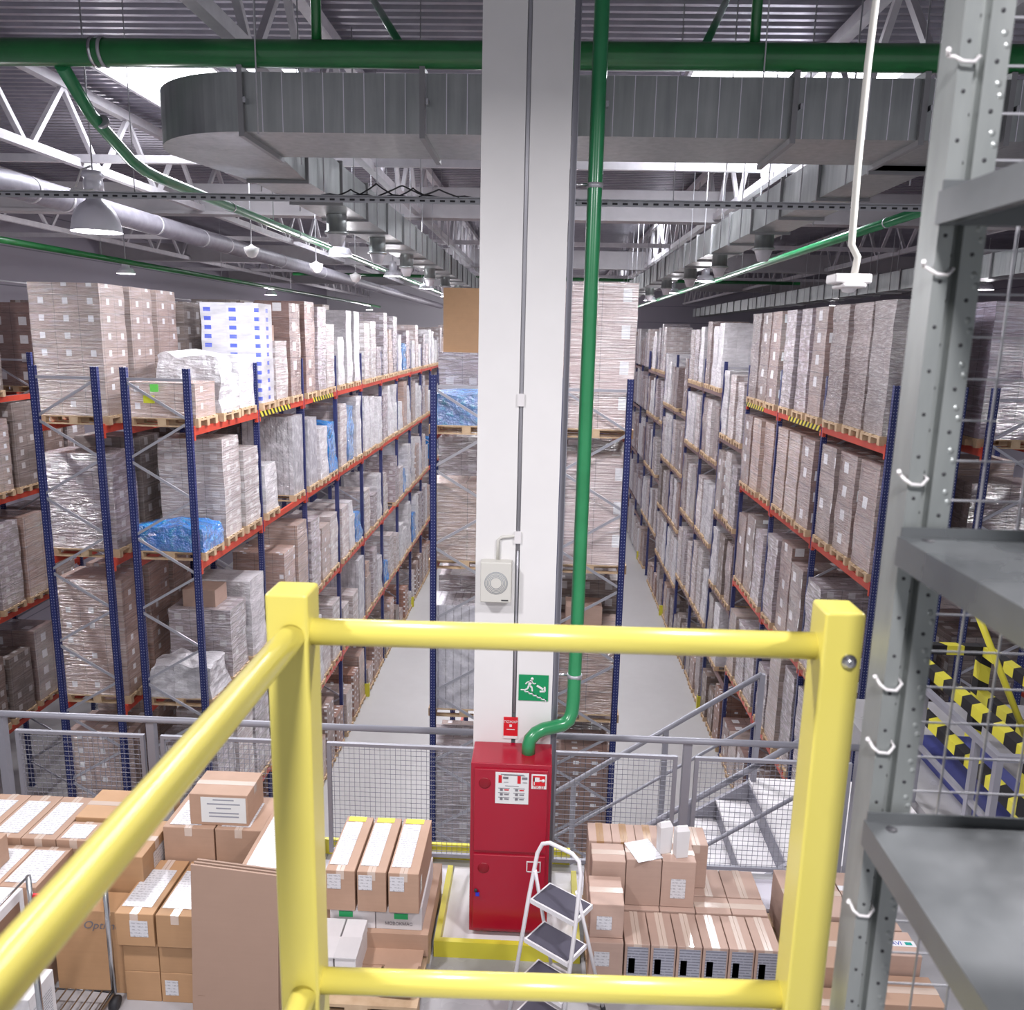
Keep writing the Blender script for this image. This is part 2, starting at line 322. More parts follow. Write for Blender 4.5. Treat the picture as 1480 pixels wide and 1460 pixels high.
def pipe_line(name,label,pts,r,m,clamps=(),cat='pipe',grp=None):
    t=thing(name,label,cat,pts[0],grp); b=MB(); b.tube(pts,r,16); b.build('pipe',m,t)
    if abs(pts[-1][1]-pts[0][1])>20 or abs(pts[-1][0]-pts[0][0])>10:
        for k in range(6):
            a=Vector(pts[-2] if len(pts)>2 else pts[0]).lerp(Vector(pts[-1]),(k+.5)/6); q=MB(); q.tube([tuple(a),(a.x,a.y,3.62)],.006,6); q.build('hanger_rod','wire_pale',t)
    for c,d in clamps:
        q=MB(); q.tube([Vector(c)-Vector(d).normalized()*.015,Vector(c)+Vector(d).normalized()*.015],r*1.12,16); q.build('pipe_clamp','wire_pale',t)
    return t
pipe_line('branch_pipe','green sprinkler branch bending down from the main and running above the left aisle',[(-3.73,6.62,1.93),(-3.84,7.2,1.72),(-3.85,7.85,1.50),(-3.85,8.1,1.455),(-3.85,8.4,1.44),(-3.85,50,1.44)],.052,'green_pipe_light',[((-3.8,7.3,1.69),(0,.6,-.3)),((-3.85,10.3,1.44),(0,1,0)),((-3.85,13,1.44),(0,1,0))])  # route taken from image pixels, computed ahead and kept as plain numbers
pipe_line('branch_pipe','green sprinkler branch running above the right aisle beside the bright duct',[(3.85,8.6,1.36),(3.75,14,1.32),(3.75,48,1.3)],.055,'green_pipe_light',[((3.83,10,1.35),(0,1,0))])
pipe_line('branch_pipe','dark green pipe along the far left side behind the round duct',[(-9.6,8.0,1.45),(-9.6,48,1.45)],.06,'green_pipe')
pipe_line('branch_pipe','thin green pipe crossing the hall beyond the middle of the roof',[(-9.4,31,2.05),(9,31,2.05)],.06,'green_pipe')
t=pipe_line('hydrant_riser','bright green pipe running down beside the pillar into the red cabinet',[(.27,5.42,3.5),(.268,5.42,1.9),(.268,5.42,0),(.264,5.42,-2.0),(.259,5.38,-2.25),(.255,5.33,-2.45),(.247,5.30,-2.54),(.225,5.28,-2.59),(.185,5.26,-2.615),(.12,5.23,-2.62),(.05,5.19,-2.62),(.0,5.16,-2.635),(-.035,5.14,-2.67),(-.045,5.13,-2.71),(-.045,5.13,-2.80)],.046,'green_pipe_light',[((.268,5.42,.92),(0,0,1)),((.258,5.37,-2.3),(0,0,1))])
for z in (.92,-2.3):
    q=MB(); q.tube([(.10,5.38,z),(.22,5.38,z)],.008,8); q.build('bracket_rod','steel_bright',t)
b=MB(); b.tube([(-8,7.6,1.62)]+[(-7.35,9,1.72),(-7.0,11,1.78),(-7,55,1.78)],.17,20)
t=thing('round_duct','dull grey round spiral duct running above the left racks','duct',(-7,9,1.7)); b.build('duct_tube','round_duct',t)
for yy in (9.6,11.4,12.2,15,17,18.3,22,26,30,34):
    q=MB(); q.tube([(-7.0-(.2 if yy<10 else 0),yy-.03,1.78),(-7.0-(.2 if yy<10 else 0),yy+.03,1.78)],.176,20); q.build('band_clamp','truss_paint',t)
# ---------------------------------------------------------------- rectangular ducts
t=thing('main_duct','wide galvanised rectangular duct crossing the hall with a rounded left end','duct',(0,7,1.47))
b=MB(); b.box(-2.35,6.2,6.6,7.5,1.47,1.89); b.build('duct_body','duct_steel',t)
e=MB(); n=14; R=.95; cx,cy=-2.35,7.5
P=[(cx-R*math.sin(PI/2*k/n),cy-.9*math.cos(PI/2*k/n)) for k in range(n+1)]
Q=[(cx,cy)]*(n+1)
for k in range(n):
    (xa,ya),(xb,yb)=P[k],P[k+1]
    e.face([(xa,ya,1.47),(xa,ya,1.89),(xb,yb,1.89),(xb,yb,1.47)],smooth=True)
    e.face([(xa,ya,1.47),(xb,yb,1.47),(cx,cy,1.47)]); e.face([(xa,ya,1.89),(cx,cy,1.89),(xb,yb,1.89)])
e.hexa([(-3.3,7.5,1.47),(-2.35,7.5,1.47),(-2.45,8.6,1.47),(-3.05,8.6,1.47),(-3.3,7.5,1.89),(-2.35,7.5,1.89),(-2.45,8.6,1.89),(-3.05,8.6,1.89)])
e.build('duct_elbow','duct_steel',t)
for x in (-2.35,-.98,.35,1.76,2.69,3.3,4.6):
    f=MB(); f.box(x-.02,x+.02,6.56,6.6,1.47,1.89); f.box(x-.02,x+.02,6.56,7.54,1.43,1.47); f.box(x-.02,x+.02,6.56,7.54,1.89,1.93); f.build('duct_flange','duct_flange',t)
    q=MB(); q.box(x+.03,x+.05,6.53,6.6,1.66,1.70); q.build('flange_bolt','steel_bright',t)
for x in (-2.2,-.1,1.5):
    for dy in (6.5,7.6):
        q=MB(); q.tube([(x,dy,1.43),(x,dy,3.6)],.006,6); q.build('hanger_rod','wire_pale',t)
rp=MB(); x=-2.2
while x<6.1:                              # stiffening creases pressed into the sheet
    rp.box(x,x+.006,6.596,6.602,1.47,1.89); x+=.155
rp.build('crease','lamp_alu',t)
def long_duct(X0,X1,Y0,Y1,z0,z1,label):
    t=thing('aisle_duct',label,'duct',(X0,Y0,z0),'long aisle ducts')
    b=MB(); b.box(X0,X1,Y0,Y1,z0,z1); b.build('duct_body','duct_steel',t)
    y=Y0
    while y<Y1:
        f=MB(); f.box(X0-.03,X1+.03,y,y+.035,z0-.03,z1+.03); f.build('duct_flange','duct_flange',t)
        if y<36:
            for x in (X0-.05,X1+.05):
                q=MB(); q.tube([(x,y+.5,z0-.03),(x,y+.5,3.5)],.008,6); q.build('hanger_rod','wire_pale',t)
        y+=1.4
    return t
long_duct(-3.02,-2.45,8.6,50,1.47,1.9,'long grey rectangular duct running away above the left aisle')
long_duct(2.72,3.2,7.56,50,1.44,1.86,'long bright rectangular duct running away above the right aisle')
long_duct(8.5,9.1,14,50,1.3,1.75,'long rectangular duct high above the far right racks')
# cable tray and conduits
t=thing('cable_tray','thin perforated cable tray crossing the hall below the ducts','cable tray',(0,8.6,1.3))
b=MB(); b.box(-7.5,6,8.55,8.67,1.312,1.317); b.box(-7.5,6,8.55,8.553,1.26,1.33); b.build('channel','wire_pale',t)
x=-7.4; q=MB()
while x<6: q.box(x,x+.05,8.546,8.55,1.278,1.296); x+=.1
tag(q.build('slot_row','black_rubber',t),kind='stuff')
q=MB()
for k in range(5):
    x0=-2.15+.21*k; hh=.07+.05*((k*3)%4)/3; wd=.30+.1*(k%3)
    q.tube([(x0+wd*a/12+.05*math.sin(a/12*PI*2),8.6-.012*k,1.325+hh*math.sin(PI*a/12)) for a in range(13)],.008,6)
q.tube([(-2.3+.09*a,8.61,1.33+.012*math.sin(a*1.7)) for a in range(18)],.014,6)
q.build('cable_loops','black_rubber',t)
for x in (-6,-4.2,-1.3,1.2,3.6):
    q=MB(); q.tube([(x,8.61,1.31),(x,8.61,3.6)],.005,6); q.build('hanger_rod','wire_pale',t)
b=MB(); b.tube([(-.153,5.29,3.55),(-.153,5.29,-1.39)],.0165,10); b.tube([(-.153,5.29,-1.25),(-.153,5.29,-2.55)],.0105,8)
t=thing('pillar_conduit','grey cable conduit running down the groove of the white pillar','conduit',(-.153,5.27,-2.6)); b.build('conduit','wire_pale',t)
for z in (-.40,-1.30,3.2):
    q=MB(); q.box(-.177,-.134,5.255,5.28,z-.04,z+.04); q.build('junction_clip','white_plastic',t)
q=MB(); q.tube([(-.158,5.27,-1.285),(-.192,5.26,-1.293),(-.259,5.26,-1.30),(-.283,5.26,-1.32),(-.283,5.26,-1.456)],.0105,8); q.build('branch_conduit','cream_plastic',t)
b=MB(); b.box(.110,.143,5.33,5.37,-4.1,3.6); b.box(.143,.147,5.30,5.37,-4.1,3.6)
tag(b.build('slotted_channel','rail_grey',origin=(.13,5.35,-4.1)),'slim slotted grey channel standing along the right edge of the pillar','channel')
# ---------------------------------------------------------------- lamps
LAMPS=[(-3.55,14.4,1.28),(-3.55,19.3,1.28),(-3.5,24.2,1.28),(-3.5,29.1,1.28),(-3.5,34,1.28),(-3.5,39,1.28),(-3.5,46,1.28),(-3.5,54,1.28),(-10.2,48,1.28),(3.45,52,1.28),
       (3.45,19.0,1.28),(3.45,24,1.28),(3.45,29,1.28),(3.45,35,1.28),(3.45,42,1.28),(-.2,9.6,1.2),  # the one behind the pillar is added, unseen, to brighten the rack fronts
       (-10.2,20.2,1.28),(-10.15,30.7,1.28),(-10.2,12.5,1.28),(10,13,1.28),(10,20,1.28),(10,30,1.28)]
rowname=lambda x:'added unseen behind the pillar' if x==-.2 else 'over the left aisle' if -5<x<0 else 'over the right aisle' if 0<x<5 else 'over the far left aisle' if x<0 else 'over the far right aisle'
ords=['first','second','third','fourth','fifth','sixth','seventh','eighth','ninth','tenth','eleventh','twelfth']
cnt={}; proto=None
def lamp_light(X,Y,Z,r,p,parent,up=.2):
    l=bpy.data.lights.new('lamp_light','AREA'); l.shape='DISK'; l.size=r*2; l.energy=p; l.color=(1,.965,1)
    o=bpy.data.objects.new('lamp_light',l); COL.objects.link(o); o.location=(X,Y,Z); l.spread=PI*.98
    if up:
        g=bpy.data.lights.new('lamp_glow_light','POINT'); g.energy=p*up; g.shadow_soft_size=.15; g.color=(1,.965,1)
        q=bpy.data.objects.new('lamp_glow_light',g); COL.objects.link(q); q.location=(X,Y,Z-.12)
    return o
for X,Y,Z in sorted(LAMPS,key=lambda p:(round(p[0]/3),p[1])):
    rn=rowname(X); cnt[rn]=cnt.get(rn,-1)+1; lb='round bright high-bay lamp %s, %s from the front'%(rn,ords[cnt[rn]])
    if proto: copy_thing(proto,(X,Y,Z),lb,'high-bay lamps')
    else:
        t=thing('high_bay_lamp',lb,'lamp',(X,Y,Z),'high-bay lamps'); proto=t
        q=MB(); q.lathe([(0,.30),(.07,.30),(.09,.22),(.09,.12),(.16,.1),(.21,0),(.21,-.02)],(X,Y,Z),20); q.build('housing','lamp_alu',t)
        q=MB(); q.lathe([(.205,-.01),(0,-.012)],(X,Y,Z),20); q.build('diffuser','lamp_glow',t)
        q=MB(); q.tube([(X,Y,Z+.3),(X,Y,2.4)],.01,6); q.build('hanger_rod','wire_pale',t)
    lamp_light(X,Y,Z-.05,.22,135 if X<1 else 78,None,1.6 if Y>44 else .9 if X<-8 else .2)
# near bell lamp
X,Y,Z=-4.83,9.0,.985
t=thing('bell_lamp','big aluminium bell-shaped pendant lamp glowing at upper left','lamp',(X,Y,Z))
q=MB(); q.lathe([(.255,0),(.25,.03),(.235,.12),(.20,.21),(.14,.28),(.09,.315),(.07,.36),(.07,.40)],(X,Y,Z),32); q.build('reflector','lamp_alu',t)
q=MB(); q.lathe([(.245,.012),(0,.008)],(X,Y,Z),32); q.build('diffuser','lamp_glow',t)
q=MB(); q.lathe([(0,.62),(.10,.61),(.11,.58),(.11,.55),(.09,.54),(.10,.50),(.10,.42),(.07,.38)],(X,Y,Z),20); q.build('ballast_housing','lamp_alu',t)
q=MB(); q.tube([(X,Y,Z+.6),(X,Y,3.5)],.008,8); q.build('hanger_rod','wire_pale',t)
q=MB(); q.tube([(X,Y-.02,Z+.66),(X-.1,Y-.03,Z+.62),(X-.16,Y-.05,Z+.46),(X-.22,Y-.05,Z+.41),(X+.05,Y-.1,Z+.41)],.012,8); q.build('lamp_cable','white_plastic',t)
lamp_light(X,Y,Z-.03,.25,85,t)
# lamps above the mezzanine, over and behind the eye
for i,(X,Y,Z) in enumerate([(-2.6,2.3,1.6),(2.3,2.3,1.6),(-.2,-1.2,2.0)]):
    w=['left','right','back'][i]
    copy_thing(proto,(X,Y,Z),'round high-bay lamp above the mezzanine, %s one'%w,'high-bay lamps'); lamp_light(X,Y,Z-.05,.22,[135,118,150][i],None,0)
for x,y,sx,sy,p in ((-5.5,13.3,1.6,2.4,130),(2.55,13.1,1.4,2.4,300),(-4.7,25.7,1.8,2.4,110),(2.7,25.7,1.7,2.4,110)):
    l=bpy.data.lights.new('skylight_daylight','AREA'); l.shape='RECTANGLE'; l.size=sx; l.size_y=sy; l.energy=p; l.color=(.93,.95,1)
    o=bpy.data.objects.new('skylight_daylight',l); COL.objects.link(o); o.location=(x,y,3.5)
# small pendants and drop diffusers
proto2=None
for X,Y,Z,w in ((-4.75,13.5,1.12,'nearest of three'),(-4.1,14.9,1.0,'middle of three'),(-4.0,17.5,1.0,'farthest of three')):
    lb='small white glass drop lamp hanging unlit over the left aisle, '+w
    if proto2: copy_thing(proto2,(X,Y,Z),lb,'small drop lamps'); continue
    t=thing('drop_lamp',lb,'lamp',(X,Y,Z),'small drop lamps'); proto2=t
    q=MB(); q.lathe([(0,0),(.06,.02),(.10,.08),(.12,.16),(.05,.18),(0,.22)],(X,Y,Z),16); q.build('glass_shade','white_plastic',t)
    q=MB(); q.tube([(X,Y,Z+.2),(X,Y,Z+1.4)],.009,6); q.build('hanger_rod','wire_pale',t)
proto3=None; cc={}
for X,Ys in ((-2.75,(11,13.6,16.4,19.6,22.5,26)),(2.95,(12,15,18,21.5,25))):
    for i,Y in enumerate(Ys):
        lb='round grey air outlet hanging %s, %s from the front'%(rowname(X),ords[i])
        if proto3: copy_thing(proto3,(X,Y,1.08),lb,'round air outlets'); continue
        t=thing('air_outlet',lb,'air outlet',(X,Y,1.08),'round air outlets'); proto3=t
        q=MB(); q.lathe([(.13,.385),(.13,.18),(.15,.18),(.15,.15),(.12,.14)],(X,Y,1.08),18); q.build('neck','duct_steel',t)
        q=MB(); q.lathe([(.12,.14),(.07,0),(0,0)],(X,Y,1.08),18); q.build('cone','truss_paint',t)
t=thing('wall_lamp_line','thin cable line with fittings strung along above the far left racks','cable',(-12,16,.9))
q=MB(); q.tube([(-12.2,14,.95),(-12.2,52,.95)],.02,6); q.build('cable','wire_pale',t)
# motion sensor on its flexible hose
t=thing('motion_sensor','white ceiling sensor hanging on a pale flexible conduit at upper right','sensor',(1.045,3,.17))
q=MB(); q.box(.975,1.10,2.95,3.05,.20,.232); q.box(1.0,1.08,2.94,3.06,.185,.20); q.build('sensor_body','white_plastic',t,bevel=.006)
q=MB(); q.lathe([(0,-.018),(.02,-.014),(.028,0)],(1.04,3,.187),14); q.build('sensor_lens','white_paint',t)
q=MB(); q.tube([(1.055,3,.235),(1.06,3,.29),(1.035,3,.33),(1.03,3,.6),(1.03,3,.9),(1.04,3,1.3),(1.04,3,3.62)],.012,10); q.build('flexible_conduit','cream_plastic',t)

# ---------------------------------------------------------------- pallet racks
LEV=[-9.0,-6.4,-3.78,-1.56]; LOW=[-9.6,-7.4,-5.2,-2.85]; FL=-11.7
PY=[12.85+3.05*i for i in range(17)]
def post_mesh(top=-.62):
    b=MB(); z0,z1=FL-top if False else FL,top
    b.box(-.05,.05,-.04,-.034,z0,z1); b.box(-.05,-.044,-.04,.04,z0,z1); b.box(.044,.05,-.04,.04,z0,z1); b.box(-.05,-.03,.034,.04,z0,z1); b.box(.03,.05,.034,.04,z0,z1); b.box(-.07,.07,-.06,.06,z0,z0+.012)
    return b
def brace_mesh(flip):
    b=MB(); z=-.80; s=-1 if flip else 1; b.bar((-.5,-.01,z),(.5,-.01,z),.03,.045); z-=.03; k=0
    while z>-11.3:
        a,c=(-.5*s,.5*s) if k%2==0 else (.5*s,-.5*s)
        b.bar((a,-.01,z),(c,-.01,z-.6),.025,.04); z-=.635; k+=1
    return b
protos={}
def shared(key,mk,name,mats):
    if key not in protos:
        o=mk().build(name,mats); protos[key]=o.data; bpy.data.objects.remove(o)
    return protos[key]
def inst(me,name,parent,loc):
    o=bpy.data.objects.new(name,me); COL.objects.link(o); o.parent=parent; o.location=Vector(loc)-base[parent]; base[o]=base[parent]; return o
def beam_mesh():
    b=MB(); b.box(-.025,.025,.04,3.01,-.12,0); b.box(-.03,.03,.04,.09,-.2,.03); b.box(-.03,.03,2.96,3.01,-.2,.03); return b
def rack(X,n0,n1,label,flip=False,levels=None,faces=(-1,1),hazard={},first=True):
    t=thing('pallet_rack',label,'rack',(X,PY[n0],FL),'blue and orange pallet racks')
    for i in range(n0 if first else n0,n1+1):
        if i>n0 or first:
            for s in (-1,1): inst(shared('post',post_mesh,'post',['rack_blue']),'post',t,(X+.5*s,PY[i],0))
            inst(shared('brace%d'%flip,lambda:brace_mesh(flip),'bracing',['brace_galv']),'bracing',t,(X,PY[i],0))
            for s in (faces if i%3==1 else ()):
                def fg():
                    g=MB(); g.box(-.08,.08,-.07,-.05,FL,FL+.45); g.box(-.08,-.06,-.07,.05,FL,FL+.45); g.box(.06,.08,-.07,.05,FL,FL+.45); return g
                inst(shared('fg',fg,'foot_guard',['yellow_floor']),'foot_guard',t,(X+.58*s,PY[i],0))
    for i in range(n0,n1):
        L=(levels or {}).get(i,LEV)
        for z in L:
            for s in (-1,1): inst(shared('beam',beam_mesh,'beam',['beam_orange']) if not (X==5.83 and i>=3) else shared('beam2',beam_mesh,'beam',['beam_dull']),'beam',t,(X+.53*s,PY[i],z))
    for (s,y0,y1,z) in hazard:
        q=MB(); q.box(X+s*.56-.004,X+s*.56+.004,y0,y1,z-.115,z-.005); q.build('hazard_plate','hazard',t)
    return t
XA,XB,XC1,XC2,XD,XE,XF,XG=-7.61,-6.14,-1.24,.80,5.83,7.30,-12.5,12.4
DL={3:LOW,6:LOW,7:LOW,10:LOW}
rack(XA,0,6,'blue pallet rack at far left, left half of the back-to-back pair',True,faces=(-1,))
rack(XB,0,8,'blue pallet rack facing the left aisle, near section',False,faces=(1,),hazard=[(1,15.95,17.9,-1.56),(1,19.7,21.6,-1.56)])
rack(XB,8,15,'blue pallet rack facing the left aisle, far section',False,faces=(1,),first=False)
rack(XC1,0,2,'blue pallet rack behind the pillar on its left side',False,faces=(-1,))
rack(XC2,0,2,'blue pallet rack behind the green pipe right of the pillar',False,faces=(1,))
rack(XD,0,8,'blue pallet rack facing the right aisle, near section',False,levels=DL,faces=(-1,),hazard=[(-1,15.95,18.1,-1.56),(-1,20.2,21.95,-1.56)])
rack(XD,8,15,'blue pallet rack facing the right aisle, far section',False,levels=DL,faces=(-1,),first=False)
rack(XE,0,4,'blue pallet rack behind the steel upright at right',True,faces=(1,))
rack(XF,0,4,'blue pallet rack with orange beams at the left picture edge',False,faces=(1,))
rack(XG,0,3,'blue pallet rack in the dim area at far right',False,faces=(-1,))
# ---------------------------------------------------------------- pallet loads
def pallet_mb(x=0,y=0,z=0,lx=1.2,ly=.8):
    b=MB()
    # boards run along y (long side = x): stringer boards along x
    for i in range(5):
        w=.145 if i%2==0 else .1; yy=y-ly/2+ly*(i/4)*(1-.145/ly)+(.0)
        b.box(x-lx/2,x+lx/2,yy,yy+w*.95,z+.122,z+.144)
    for xx in (x-lx/2,x-.07,x+lx/2-.14):
        b.box(xx,xx+.14,y-ly/2,y+ly/2,z+.1,z+.122)
        for yy in (y-ly/2,y-.05,y+ly/2-.1): b.box(xx,xx+.14,yy,yy+.1,z+.022,z+.1)
    for yy in (y-ly/2,y-.05,y+ly/2-.1): b.box(x-lx/2,x+lx/2,yy,yy+.1,z,z+.022)
    return b
def shell(h,lx=1.14,ly=.78,amp=.008,seed=0,z0=.144,col=None,top=.0,ridge=0,taper=0,smooth=False,step=.12,crump=0):
    b=MB(); nx,ny,nz=max(3,int(lx/step)),max(3,int(ly/step)),max(3,int(h/step))
    rn=Vector((seed*7.1,seed*3.3,seed))
    per=[(-lx/2+lx*i/nx,-ly/2) for i in range(nx)]+[(lx/2,-ly/2+ly*i/ny) for i in range(ny)]+[(lx/2-lx*i/nx,ly/2) for i in range(nx)]+[(-lx/2,ly/2-ly*i/ny) for i in range(ny)]
    N=len(per); us=[0]
    for i in range(N): a=per[i]; c=per[(i+1)%N]; us.append(us[-1]+math.hypot(c[0]-a[0],c[1]-a[1]))
    def P(x,y,z):
        d=noise.noise(Vector((x*2.2,y*2.2,z*2.6))+rn)*amp*1.6+noise.noise(Vector((x*7,y*7,z*7))+rn)*amp*.6
        d+=crump*(abs(noise.noise(Vector((x*6,y*6,z*9))+rn))-.2) if crump else 0
        k=1+d/(.5)-taper*(z/h if h else 0)
        return (x*k,y*k)
    for k in range(nz+1):
        z=h*k/nz
        for (x,y) in per:
            X,Y=P(x,y,z); zz=z
            if k==nz: zz=z+noise.noise(Vector((x*3,y*3,5))+rn)*top
            b.v.append((X,Y,z0+zz))
    for k in range(nz):
        for i in range(N):
            j=(i+1)%N
            b.f.append((k*N+i,k*N+j,(k+1)*N+j,(k+1)*N+i)); b.m.append(0); b.sm.append(smooth)
            v0,v1=h*k/nz,h*(k+1)/nz; b.uv.append([(us[i],v0),(us[i+1],v0),(us[i+1],v1),(us[i],v1)])
    c=len(b.v); b.v.append((0,0,z0+h+top*.8+(.0)))
    for i in range(N):
        j=(i+1)%N; b.f.append((nz*N+i,nz*N+j,c)); b.m.append(0); b.sm.append(smooth)
        b.uv.append([(per[i][0]+.6,per[i][1]+.4),(per[j][0]+.6,per[j][1]+.4),(.6,.4)])
    b.f.append(tuple(range(N-1,-1,-1))); b.m.append(0); b.sm.append(False); b.uv.append([(0,0)]*N)
    return b
ST={ # style: (thing name, part name, material, look words, shell kwargs)
 'carton':('carton_load','carton_stack','w_carton','white-labelled brown cartons',{}),
 'plain':('carton_load','carton_stack','w_carton_plain','plain brown cartons',{}),
 'brown':('carton_load','carton_stack','w_brown_tall','film-wrapped brown cartons',dict(amp=.01)),
 'pink':('carton_load','carton_stack','w_pinkish','pinkish film-wrapped cartons',{}),
 'pale':('film_wrapped_load','wrapped_stack','w_pale','pale film-wrapped cartons',dict(amp=.012)),
 'white':('film_wrapped_load','wrapped_stack','w_white','white film-wrapped goods',dict(amp=.018,taper=.03)),
 'grey':('film_wrapped_load','wrapped_stack','w_greyfilm','grey shiny wrapped goods',dict(amp=.015)),
 'violet':('film_wrapped_load','wrapped_stack','w_violet','dark shiny violet wrap',dict(amp=.015)),
 'shine':('film_wrapped_load','wrapped_stack','w_film_shine','shiny crinkled film-wrapped cartons',dict(amp=.014)),
 'blue':('blue_film_load','wrapped_goods','w_blue','bright blue film',dict(amp=.035,top=.12,smooth=False,taper=.05,step=.065,crump=.02)),
 'sacks':('sack_load','sack_pile','w_white','white plastic sacks',dict(amp=.05,top=.14,smooth=False,taper=.1,step=.07,crump=.03)),
 'rolls':('roll_load','roll_bundle','w_rolls','upright white rolls',dict(amp=.004)),
 'bluebox':('printed_box_load','box_stack','w_bluebox','white boxes with blue print',{}),
 'dots':('carton_load','carton_stack','w_dots','dark label-spotted cartons',{}),
 'dark':('carton_load','carton_stack','w_dark','dark brown cartons',{}),
}
LP={}
pal_key='pal'
USED=set()
def load(style,h,X,Y,Z,label,group,rz=0,extra=None,sc=(1,1,1)):
    if style=='pallets': return
    hq=round(h/.08)*.08; v=hash_(X,Y,Z)%2; key=(style,round(hq,2),v,extra)
    nm,pn,mt,look,kw=ST[style]
    if key in LP: return copy_thing(LP[key],(X,Y,Z),label,group,rz,sc)
    t=thing(nm,label,'pallet load',(0,0,0),group)
    me=shared('pallet',pallet_mb,'pallet',['pallet_wood']); inst(me,'pallet',t,(0,0,0))
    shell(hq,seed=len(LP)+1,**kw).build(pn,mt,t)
    if extra=='box': 
        q=MB(); q.box(-.35,.25,-.25,.3,.144+hq,.144+hq+.32); q.build('top_carton','card_pink',t)
    elif extra=='half':
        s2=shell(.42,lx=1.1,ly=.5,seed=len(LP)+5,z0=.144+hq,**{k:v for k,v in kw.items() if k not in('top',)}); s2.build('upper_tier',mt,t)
    elif extra=='brownbox':
        q=MB(); q.box(-.5,.5,-.35,.35,.144+hq,.144+hq+1.05); q.build('large_carton','card_orange',t)
    t.location=(X,Y,Z); t.rotation_euler=(0,0,rz); t.scale=sc; base[t]=Vector((X,Y,Z)); LP[key]=t
    return t
def hash_(*a):
    return int(abs(sum((i+1)*7919*round(x*100) for i,x in enumerate(a))))
LN=['floor level','first level','second level','third level','top level']
SL=['near slot','middle slot','far slot']
def lab(look,h,lev,row,bay,slot):
    hw='low' if h<.8 else 'medium' if h<1.5 else 'tall'
    return '%s %s, %s, %s, %s bay %s'%(hw,look,LN[lev],row,ords[bay],SL[slot])
def fill(X,bays,row,group,pick,levels=None,skip=lambda b,s,l:False):
    for b in bays:
        L=[FL]+((levels or {}).get(b,LEV))
        for l,z in enumerate(L):
            for s in range(3):
                if skip(b,s,l): continue
                r=random.Random(b*1000+s*100+l*10+int(X*3)+500); c=pick(b,s,l,r)
                if not c: continue
                st,h,ex=c; head=(L[l+1]-z-.2) if l<4 else 2.6
                h=min(h,head-.144-.08-(.42 if ex=='half' else .34 if ex=='box' else 0))
                y=PY[b]+.56+.965*s+r.uniform(-.025,.025)
                sc=(1,r.uniform(.95,1.02),1) if 0<b<3 else (1,r.uniform(.84,.98),1) if b>2 else (1,1,1)
                load(st,h,X+r.uniform(-.03,.03),y,z,lab(ST[st][3],h,l,row,b,s),group,PI*(r.random()<.5),ex,sc)
def pickB(b,s,l,r):
    F={(0,0,4):('carton',.55,None),(0,1,4):('sacks',.95,None),(0,2,4):('white',1.0,None),
       (1,0,4):('bluebox',1.9,None),(1,1,4):('pale',1.2,'box'),(1,2,4):('brown',2.0,None),
       (2,0,4):('brown',2.05,None),(2,1,4):('grey',2.0,None),(2,2,4):('pale',1.6,None),(3,0,4):('white',1.25,None),(3,1,4):('white',2.0,None),(3,2,4):('white',2.0,None),
       (0,0,3):('blue',.42,None),(0,1,3):('pale',1.72,None),(0,2,3):('pale',1.45,None),(1,0,3):('white',1.0,None),(1,1,3):None,(1,2,3):('rolls',1.75,None),
       (2,0,3):('rolls',1.6,None),(2,1,3):('white',1.3,None),(2,2,3):('blue',1.3,None),(3,0,3):('pale',1.7,None),(3,1,3):('blue',1.5,None),(3,2,3):('white',1.75,None),
       (0,0,2):('sacks',.55,None),(0,1,2):('grey',1.3,'box'),(0,2,2):('white',1.5,None),(1,0,2):('carton',.6,None),(1,1,2):('carton',1.55,None),(1,2,2):('plain',1.9,None),
       (0,0,1):('grey',1.7,None),(0,1,1):('pale',1.9,None),(1,0,1):('pale',1.4,'box'),(1,1,1):('carton',1.3,None)}
    if (b,s,l) in F: return F[(b,s,l)]
    if l==0: return (r.choice(['dots','plain','carton','dark','pale','dots']),r.uniform(.5,1.9),None)
    if r.random()<.05: return None
    st=r.choices(['white','pale','grey','rolls','blue','carton','sacks','plain'],[7,7,4,1.5,1.0,1.5,.5,1])[0]
    h=r.uniform(.9,2.1 if l==4 else 2.0)
    if st in('blue','sacks'): h=r.uniform(.7,1.3)
    return (st,h,r.choice([None,None,None,'half']) if h<1.4 and st not in('blue','sacks','rolls') else None)
def pickD(b,s,l,r):
    if b<3:
        if l==4: return ('shine' if (b==0) else r.choice(['brown','brown','shine','grey']),2.04 if b<3 else 1.9,None)
        if l==3: return ('brown' if b==0 else r.choice(['brown','plain','grey']),1.86,None)
        if l==2: return (r.choice(['grey','brown','brown']),[1.45,1.3,1.75][s] if b==0 else r.uniform(1.5,2.0),None)
        if l==1: return (r.choice(['brown','plain','grey']),r.uniform(1.3,2.1),None)
        return (r.choice(['plain','brown','shine','dark']),r.uniform(1.0,2.1),None)
    if r.random()<.06: return None
    if l==0: return (r.choice(['dark','plain','shine','dots']),r.uniform(.8,1.9),None)
    st=r.choices(['shine','white','pale','grey','brown','dark'],[3,4,5,4,1.5,.6])[0]
    return (st,r.uniform(1.55,2.1),None)
